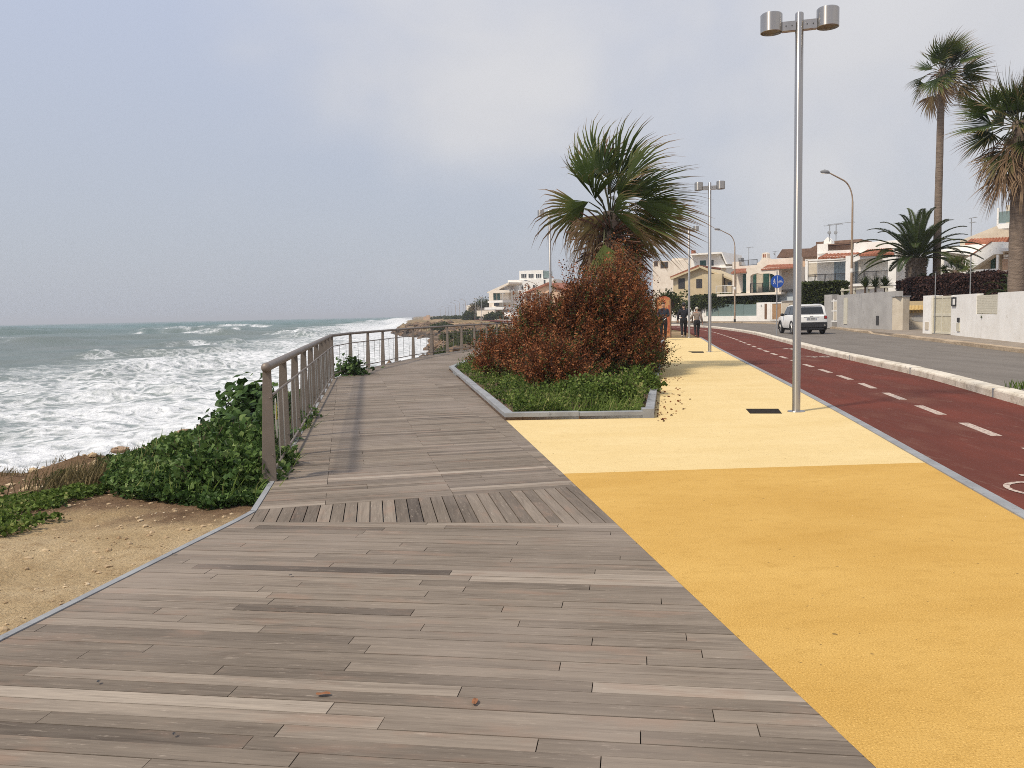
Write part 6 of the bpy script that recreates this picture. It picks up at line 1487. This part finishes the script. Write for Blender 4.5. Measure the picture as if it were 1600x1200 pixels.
# ------------------------------------------------------------------ car
def car():
    gL, gR_ = gp(1234, 524, .03), gp(1290, 523, .03)
    c = Vector((at(1268, 500, 46.2).x, 46.2)); hd = math.atan2(-.06, 1)     # heading away from us
    r_ = empty('white_suv', (c.x, c.y, .03), -.075, 'white compact SUV seen from behind, driving away along the road', 'car')
    cw = pmat('car_white', (.86, .86, .84), (.84, .84, .82), 2, .28, spec=.6); L, Wd = 4.2, .90
    # sections along y: (y, half width low, half width belt, z low, z belt, z top, half width top)
    secs = [(0, .80, .80, .42, .95, 1.00, .80), (.06, .88, .89, .40, 1.0, 1.05, .86), (.5, .90, .905, .34, 1.04, 1.10, .87), (1.0, .90, .905, .34, 1.04, 1.10, .87), (2.4, .90, .905, .34, 1.02, 1.07, .87), (2.9, .90, .90, .34, 1.0, 1.05, .86), (3.3, .89, .89, .34, .98, 1.03, .82), (3.9, .87, .86, .36, .92, .97, .78), (4.15, .80, .78, .42, .85, .88, .70)]
    vs = []; fs = []
    for (y, a, b_, z0, z1, z2, t) in secs: vs += [(-a*.93, y, z0), (-a, y, z0+.16), (-b_, y, z1), (-t, y, z2), (t, y, z2), (b_, y, z1), (a, y, z0+.16), (a*.93, y, z0)]
    for i in range(len(secs)-1):
        for k in range(8): fs.append((i*8+k, (i+1)*8+k, (i+1)*8+(k+1) % 8, i*8+(k+1) % 8))
    fs += [tuple(range(8)), tuple(range((len(secs)-1)*8, len(secs)*8))[::-1]]
    m = MB(); m.add(vs, fs)
    # cabin: white shell
    cs = [(.06, .86, .80, 1.06, 1.10), (.20, .87, .74, 1.06, 1.60), (.42, .87, .725, 1.06, 1.655), (1.4, .87, .715, 1.06, 1.67), (2.2, .87, .72, 1.05, 1.64), (2.55, .87, .72, 1.05, 1.58), (3.15, .84, .74, 1.03, 1.06)]
    vs = []; fs = []
    for (y, a, t, z0, z1) in cs: vs += [(-a, y, z0-.05), (-t, y, z1-.05), (-t*.86, y, z1), (t*.86, y, z1), (t, y, z1-.05), (a, y, z0-.05)]
    for i in range(len(cs)-1):
        for k in range(5): fs.append((i*6+k, (i+1)*6+k, (i+1)*6+k+1, i*6+k+1))
    fs += [tuple(range(6)), tuple(range((len(cs)-1)*6, len(cs)*6))[::-1]]
    m.add(vs, fs); body = m.build('body', cw, r_, smooth=True)
    gm = glassm('car_glass', (.012, .015, .018), .06)
    m = MB(); m.add([(-.66, .055, 1.14), (.66, .055, 1.14), (.60, .165, 1.50), (-.60, .165, 1.50)], [(0, 1, 2, 3)])
    # slab standing 12 mm off the tailgate
    rw = m.build('rear_window', gm, r_); sd = rw.modifiers.new('s', 'SOLIDIFY'); sd.thickness = .02; sd.offset = 1
    for s in (-1, 1):
        for (y0, y1, t0, t1, zt0, zt1) in ((.62, 1.32, .66, .1, 1.57, 1.59), (1.38, 2.25, .66, .1, 1.59, 1.55), (.30, .55, .67, 0, 1.42, 1.54)):
            m = MB(); q = [(y0, 1.10), (y1+(.32 if y1 > 2 else 0), 1.09), (y1, zt1), (y0, zt0)]
            def sx(z): return s*(.882-(z-1.05)/.60*.15)
            m.add([(sx(z), y, z) for y, z in q], [(0, 1, 2, 3)] if s > 0 else [(3, 2, 1, 0)]); o = m.build('side_window', gm, r_); k = o.modifiers.new('s', 'SOLIDIFY'); k.thickness = .012; k.offset = 1
    m = MB(); m.box(-.86, .86, -.05, .22, .36, .68); m.box(-.70, .70, -.02, .2, .24, .36); m.build('rear_bumper', M['black'], r_, bevel=.05, seg=3)
    m = MB(); m.box(-.28, .28, -.005, .06, .80, .92); m.build('plate_recess', cw, r_, bevel=.01)
    m = MB(); m.box(-.26, .26, -.018, -.006, .805, .912); plt = m.build('number_plate', pmat('plate_white', (.55, .56, .55)), r_)
    m = MB()
    for x in (-.26, .225): m.box(x, x+.035, -.0195, -.0181, .807, .910)
    m.build('plate_band', pmat('plate_blue', (.03, .06, .25)), plt); m = MB()
    for x in (-.19, -.13, -.03, .03, .09, .15): m.box(x, x+.035, -.0195, -.0181, .83, .89)
    m.build('plate_characters', M['black'], plt)
    m = MB(); m.box(-.42, .42, -.004, .08, .935, .965); m.build('tailgate_strip', M['stone'], r_)
    m = MB(); m.box(-.09, .09, -.004, .03, .985, 1.02); m.build('tailgate_badge', M['stone'], r_)
    for s in (-1, 1):
        m = MB(); m.box(s*.76-.085, s*.76+.085, -.015, .12, .85, 1.04); t = m.build('tail_light', M['black'], r_, bevel=.02); m = MB(); m.box(s*.76-.062, s*.76+.062, -.024, -.016, .872, 1.018); m.build('red_lens', pmat('red_lens', (.35, .02, .02), (.28, .015, .015), 9, .25), t)
        m = MB(); m.lathe([(0, 0), (.045, 0), (.045, .02), (0, .02)], n=14); o = m.build('fog_lamp', M['steel'], r_); o.location = (s*.70, -.052, .50); o.rotation_euler = (R(90), 0, 0)
        m = MB(); m.ell((s*1.0, 2.42, 1.10), (.11, .07, .09)); m.tube([(s*.85, 2.42, 1.06), (s*.93, 2.42, 1.08)], .03, 8); m.build('side_mirror', M['black'], r_, smooth=True)
        m = MB(); m.tube([(s*.66, .45, 1.66), (s*.66, .55, 1.72), (s*.66, 2.0, 1.715), (s*.66, 2.15, 1.66)], .018, 8); m.build('roof_rail', M['black'], r_, smooth=True)
        for y in (.72, 3.30):
            m = MB(); an = np.linspace(-.25, PI+.25, 12); vs = []
            for x in (s*.86, s*.925):
                for a_ in an: vs += [(x, y+.34*math.cos(a_), .35+.34*math.sin(a_)), (x, y+.43*math.cos(a_), .35+.43*math.sin(a_))]
            fs = []; K = 24
            for i in range(11): fs += [(2*i, 2*i+1, 2*i+3, 2*i+2), (K+2*i, K+2*i+2, K+2*i+3, K+2*i+1), (2*i+1, K+2*i+1, K+2*i+3, 2*i+3), (2*i, 2*i+2, K+2*i+2, K+2*i)]
            m.add(vs, fs); m.build('wheel_arch', M['black'], r_)
            m = MB(); m.lathe([(.20, -.10), (.31, -.10), (.345, -.07), (.345, .07), (.31, .10), (.20, .10)], n=30); w_ = m.build('wheel', M['black'], r_, smooth=True); w_.location = (s*.80, y, .345); w_.rotation_euler = (0, R(90), 0)
            m = MB(); m.lathe([(0, s*.07), (.06, s*.085), (.2, s*.07)], n=20)
            for k in range(5): a_ = 2*PI*k/5; m.tube([(0, 0, s*.08), (.19*math.cos(a_), .19*math.sin(a_), s*.088)], .02, 6)
            m.build('rim', M['steel'], w_)
    m = MB(); m.box(-.70, .70, .3, 3.9, .22, .40); m.build('underbody', M['black'], r_)
    m = MB(); m.box(-.55, .55, .13, .35, 1.585, 1.62); m.build('roof_spoiler', cw, r_, bevel=.01)
car()

# ------------------------------------------------------------------ people
def skin(name, verts, edges, radii, mat, parent, sub=2, root=0):
    me = bpy.data.meshes.new(name); me.from_pydata(verts, edges, []); o = bpy.data.objects.new(name, me); COL.objects.link(o); me.materials.append(mat)
    s = o.modifiers.new('skin', 'SKIN'); s.use_smooth_shade = True
    if not me.skin_vertices: me.skin_vertices.new()
    for i, r_ in enumerate(radii):
        sv = me.skin_vertices[0].data[i]; sv.radius = r_ if isinstance(r_, tuple) else (r_, r_); sv.use_root = (i == root)
    b = o.modifiers.new('sub', 'SUBSURF'); b.levels = sub; b.render_levels = sub; o.parent = parent; return o
skinm = pmat('skin', (.52, .30, .21), (.46, .26, .18), 8, .6)
def person(name, loc, rz, label, Hh, coat, trous, shoe, hair, stride=.16, hat=None, arms=None, female=False, coatlen=.47, group=None):
    """local frame: y forward, x right"""
    r_ = empty(name, loc, rz, label, 'person', group); k = Hh/1.75
    def S(*v): return tuple(c*k for c in v)
    sh = .185 if not female else .165; hip = .095
    arms = arms or {}
    J = {}; V = []; E = []; Rd = []
    def v(nm, p, r, par=None):
        V.append(S(*p)); Rd.append(tuple(q*k for q in r) if isinstance(r, tuple) else r*k); J[nm] = len(V)-1
        if par: E.append((J[par], J[nm]))
    v('pel', (0, 0, .95), (.15, .10)); v('waist', (0, 0, 1.10), (.135, .10), 'pel'); v('chest', (0, .01, 1.30), (.16, .11), 'waist'); v('nb', (0, 0, 1.45), .07, 'chest'); v('neck', (0, .01, 1.51), .055, 'nb')
    v('chin', (0, .03, 1.57), .062, 'neck'); v('head', (0, .02, 1.65), (.077, .09), 'chin'); v('crown', (0, .01, 1.715), .055, 'head'); 
    P = {}
    for s, nm in ((-1, 'L'), (1, 'R')):
        st = stride*(1 if s > 0 else -1)
        el = arms.get(nm, {}).get('el', (s*(sh+.09), -.03, 1.13)); wr = arms.get(nm, {}).get('wr', (s*(sh+.10), .07, .88))
        v('sh'+nm, (s*sh, 0, 1.40), .062, 'chest'); v('el'+nm, el, .045, 'sh'+nm); v('wr'+nm, wr, .030, 'el'+nm)
        d = Vector(wr)-Vector(el); d.normalize(); hd_ = Vector(wr)+d*.07; v('hd'+nm, tuple(hd_), (.040, .020), 'wr'+nm)
        for fi, (dx, ln) in enumerate(((-.030, .060), (-.010, .075), (.010, .070), (.030, .055))):
            f1 = hd_+d*.035+Vector((0, dx, 0)); f2 = f1+d*ln*.5+Vector((-s*.008, 0, 0)); f3 = f2+d*ln*.4+Vector((-s*.022, 0, .0))
            v('fa%s%d' % (nm, fi), tuple(f1), .0095, 'hd'+nm); v('fb%s%d' % (nm, fi), tuple(f2), .009, 'fa%s%d' % (nm, fi)); v('fc%s%d' % (nm, fi), tuple(f3), .0075, 'fb%s%d' % (nm, fi))
        th = Vector(wr)+d*.03+Vector((-s*.01, .035, 0)); v('ta'+nm, tuple(th), .011, 'wr'+nm); v('tb'+nm, tuple(th+d*.045+Vector((-s*.012, .012, 0))), .009, 'ta'+nm)
        v('hp'+nm, (s*hip, 0, .90), .095, 'pel'); kn = (s*hip*1.0, st*.55+.03, .50); an_ = (s*hip*.95, st-.02 if st > 0 else st-.06, .10 if st > 0 else .13)
        v('kn'+nm, kn, .058, 'hp'+nm); v('an'+nm, an_, .040, 'kn'+nm); v('toe'+nm, (an_[0], an_[1]+.15, .035 if st > 0 else .04), .030, 'an'+nm)
        P['kn'+nm], P['an'+nm] = kn, an_; P['el'+nm], P['wr'+nm] = el, wr
    V.append(S(0, .112, 1.635)); Rd.append(.016*k); E.append((J['head'], len(V)-1))
    for s in (-1, 1): V.append(S(s*.083, .015, 1.635)); Rd.append(.017*k); E.append((J['head'], len(V)-1))
    body = skin('body', V, E, Rd, skinm, r_)
    # coat
    V = []; E = []; Rd = []; J = {}
    v('pel', (0, 0, 1.40-coatlen*.97), (.185, .135)); v('wa', (0, 0, 1.12), (.165 if not female else .15, .13), 'pel'); v('ch', (0, .01, 1.30), (.20, .145), 'wa'); v('nb', (0, 0, 1.45), (.11, .09), 'ch'); v('col', (0, -.01, 1.50), .075, 'nb')
    for s, nm in ((-1, 'L'), (1, 'R')):
        el, wr = Vector(P['el'+nm]), Vector(P['wr'+nm]); e2 = wr-(wr-el).normalized()*.02
        v('sh'+nm, (s*(sh+.005), 0, 1.39), .085, 'ch'); v('el'+nm, tuple(el), .066, 'sh'+nm); v('wr'+nm, tuple(e2), .050, 'el'+nm)
    jk = skin('jacket', V, E, Rd, coat, r_)
    V = []; E = []; Rd = []; J = {}
    v('wa', (0, 0, 1.08), (.168, .130)); v('pel', (0, 0, .95), (.185, .145), 'wa')
    for s, nm in ((-1, 'L'), (1, 'R')):
        kn, an_ = P['kn'+nm], P['an'+nm]; v('hp'+nm, (s*hip, 0, .84), .118, 'pel'); v('kn'+nm, kn, .075, 'hp'+nm); v('an'+nm, (an_[0], an_[1], an_[2]-.01), .060, 'kn'+nm)
    skin('trousers', V, E, Rd, trous, r_)
    for s, nm in ((-1, 'L'), (1, 'R')):
        a_ = P['an'+nm]; m = MB(); m.ell((a_[0]*k, (a_[1]+.065)*k, (a_[2]-.05)*k), (.048*k, .135*k, .050*k), 12, 8); m.build('shoe', shoe, r_, smooth=True)
    m = MB(); m.ell((0, 0, 1.667*k), (.090*k, .102*k, .095*k), 16, 10); hr = m.build('hair', hair, r_, smooth=True)
    # cut the hair ball open over the face by pushing its front lower part inward
    for vv in hr.data.vertices:
        if vv.co.y > .02*k and vv.co.z < 1.68*k: vv.co.y *= .35; vv.co.x *= .8
    if hat: m = MB(); m.lathe([(.097*k, 1.675*k), (.101*k, 1.70*k), (.090*k, 1.745*k), (.055*k, 1.775*k), (0, 1.785*k)], n=18); m.add([(x*k, y*k, z*k) for x, y, z in ((-.07, .09, 1.685), (.07, .09, 1.685), (.05, .17, 1.675), (-.05, .17, 1.675))], [(0, 1, 2, 3)]); m.build('cap', hat, r_, smooth=True)
    m = MB()
    for s in (-1, 1): m.ell((s*.030*k, .103*k, 1.655*k), (.010*k, .006*k, .006*k), 8, 6)
    m.build('eyes', M['black'], r_); m = MB(); m.ell((0, .098*k, 1.595*k), (.022*k, .008*k, .006*k), 8, 6); m.build('mouth', pmat('lips', (.36, .14, .11)), r_)
    return r_
navy = pmat('navy_jacket', (.012, .013, .022), (.008, .009, .016), 6, .8); black = pmat('black_trousers', (.012, .012, .016), (.008, .008, .012), 6, .85)
quilt = pmat('grey_brown_quilted_jacket', (.25, .205, .175), (.19, .155, .13), 9, .75, bmp=.5, bscale=14, bdist=.02); dshoe = pmat('dark_shoe', (.03, .028, .026), None, 5, .6); lshoe = pmat('pale_shoe', (.45, .42, .38), None, 5, .6)
def fit(px, ytop, ybot):
    g = gp(px, ybot, 0); h = at(px, ytop, g.y).z; return g, h
g, h = fit(1068.3, 473.5, 527.3)
g1 = g; person('person', (g.x, g.y, 0), -.12, 'person in navy jacket and cap walking away, left one of a couple', h, navy, black, lshoe, M['black'], .14, M['black'],
    {'R': {'el': (.25, -.05, 1.14), 'wr': (.29, .00, .90)}}, group=None)
g, h = fit(1088.8, 480.5, 527.8)
person('person', (g.x, g.y, 0), -.10, 'pale-haired person in a grey-brown quilted jacket walking away, right one of a couple', h*1.02, quilt, black, dshoe, pmat('pale_hair', (.55, .50, .42), (.45, .40, .33), 20, .7), .10, None,
    {'L': {'el': (-.30, -.02, 1.17), 'wr': (-.42, .05, 1.02)}, 'R': {'el': (.25, -.04, 1.15), 'wr': (.32, .05, .88)}}, female=True, coatlen=.50)
g, h = fit(1035.5, 473, 526)
person('person', (at(1036.5, 500, 43).x, 43, 0), PI-.2, 'person in a long dark blue coat facing this way, half hidden by the red shrubs', h*.98, pmat('dark_blue_coat', (.018, .026, .045), (.012, .018, .03), 6, .8), black, dshoe, pmat('brown_hair', (.12, .07, .04)), .04, None,
    {'L': {'el': (-.24, .04, 1.14), 'wr': (-.12, .26, 1.10)}, 'R': {'el': (.24, .04, 1.14), 'wr': (.10, .27, 1.08)}}, coatlen=.72)
m = MB(); a = at(1041, 497, 42.7); b_ = at(1029, 507, 42.65); m.tube([a, b_], .013, 8); tag(m.build('white_stick', M['white'], smooth=True), 'thin white stick held by the person in the dark blue coat', 'stick')
# orange panel beyond the planter
f = Fac('orange_panel', 'weathered orange and yellow panel standing behind the person in the dark blue coat', 'panel', 1024, 49, 1048, 48.4, 527, zb=-.05)
m, nt, b, o = newmat('orange_painted_board'); gg = objc(nt)
c = ramp(nt, noise(nt, mapping(nt, gg, (1.6, 1, .9)), 1.6, 5, .6, 1.2), [(.3, (.22, .07, .04)), (.46, (.44, .11, .045)), (.58, (.50, .26, .09)), (.7, (.36, .15, .09))]); nt.links.new(c, b.inputs[0]); b.inputs['Roughness'].default_value = .7
mb = MB(); f.poly(mb, [(1024, 527), (1024, 466), (1031, 463.5), (1040, 463), (1046, 465.5), (1048, 470), (1048, 526)], 0, .06); mb.build('painted_board', m, f.root); mb = MB(); f.box(mb, 1046.4, 467, 1048.4, 528, -.05, -.003); f.box(mb, 1024, 466, 1025.6, 528, -.05, -.003); mb.build('frame_post', M['brown'], f.root)

# ------------------------------------------------------------------ sea air
m, nt, b, out = newmat('sea_haze'); nt.nodes.remove(b)
v = N(nt, 'ShaderNodeVolumePrincipled'); v.inputs['Color'].default_value = (.86, .89, .95, 1); v.inputs['Density'].default_value = .00045; v.inputs['Anisotropy'].default_value = .2
nt.links.new(v.outputs[0], out.inputs['Volume'])
mb = MB(); mb.box(-13000, 1500, -400, 13000, -10, 22); tag(mb.build('haze', m), 'thin pale sea haze over the whole coast', kind='stuff')

for o in bpy.data.objects:
    if o.get('label') and not 4 <= len(o['label'].split()) <= 16: print('LABEL', len(o['label'].split()), o['label'])
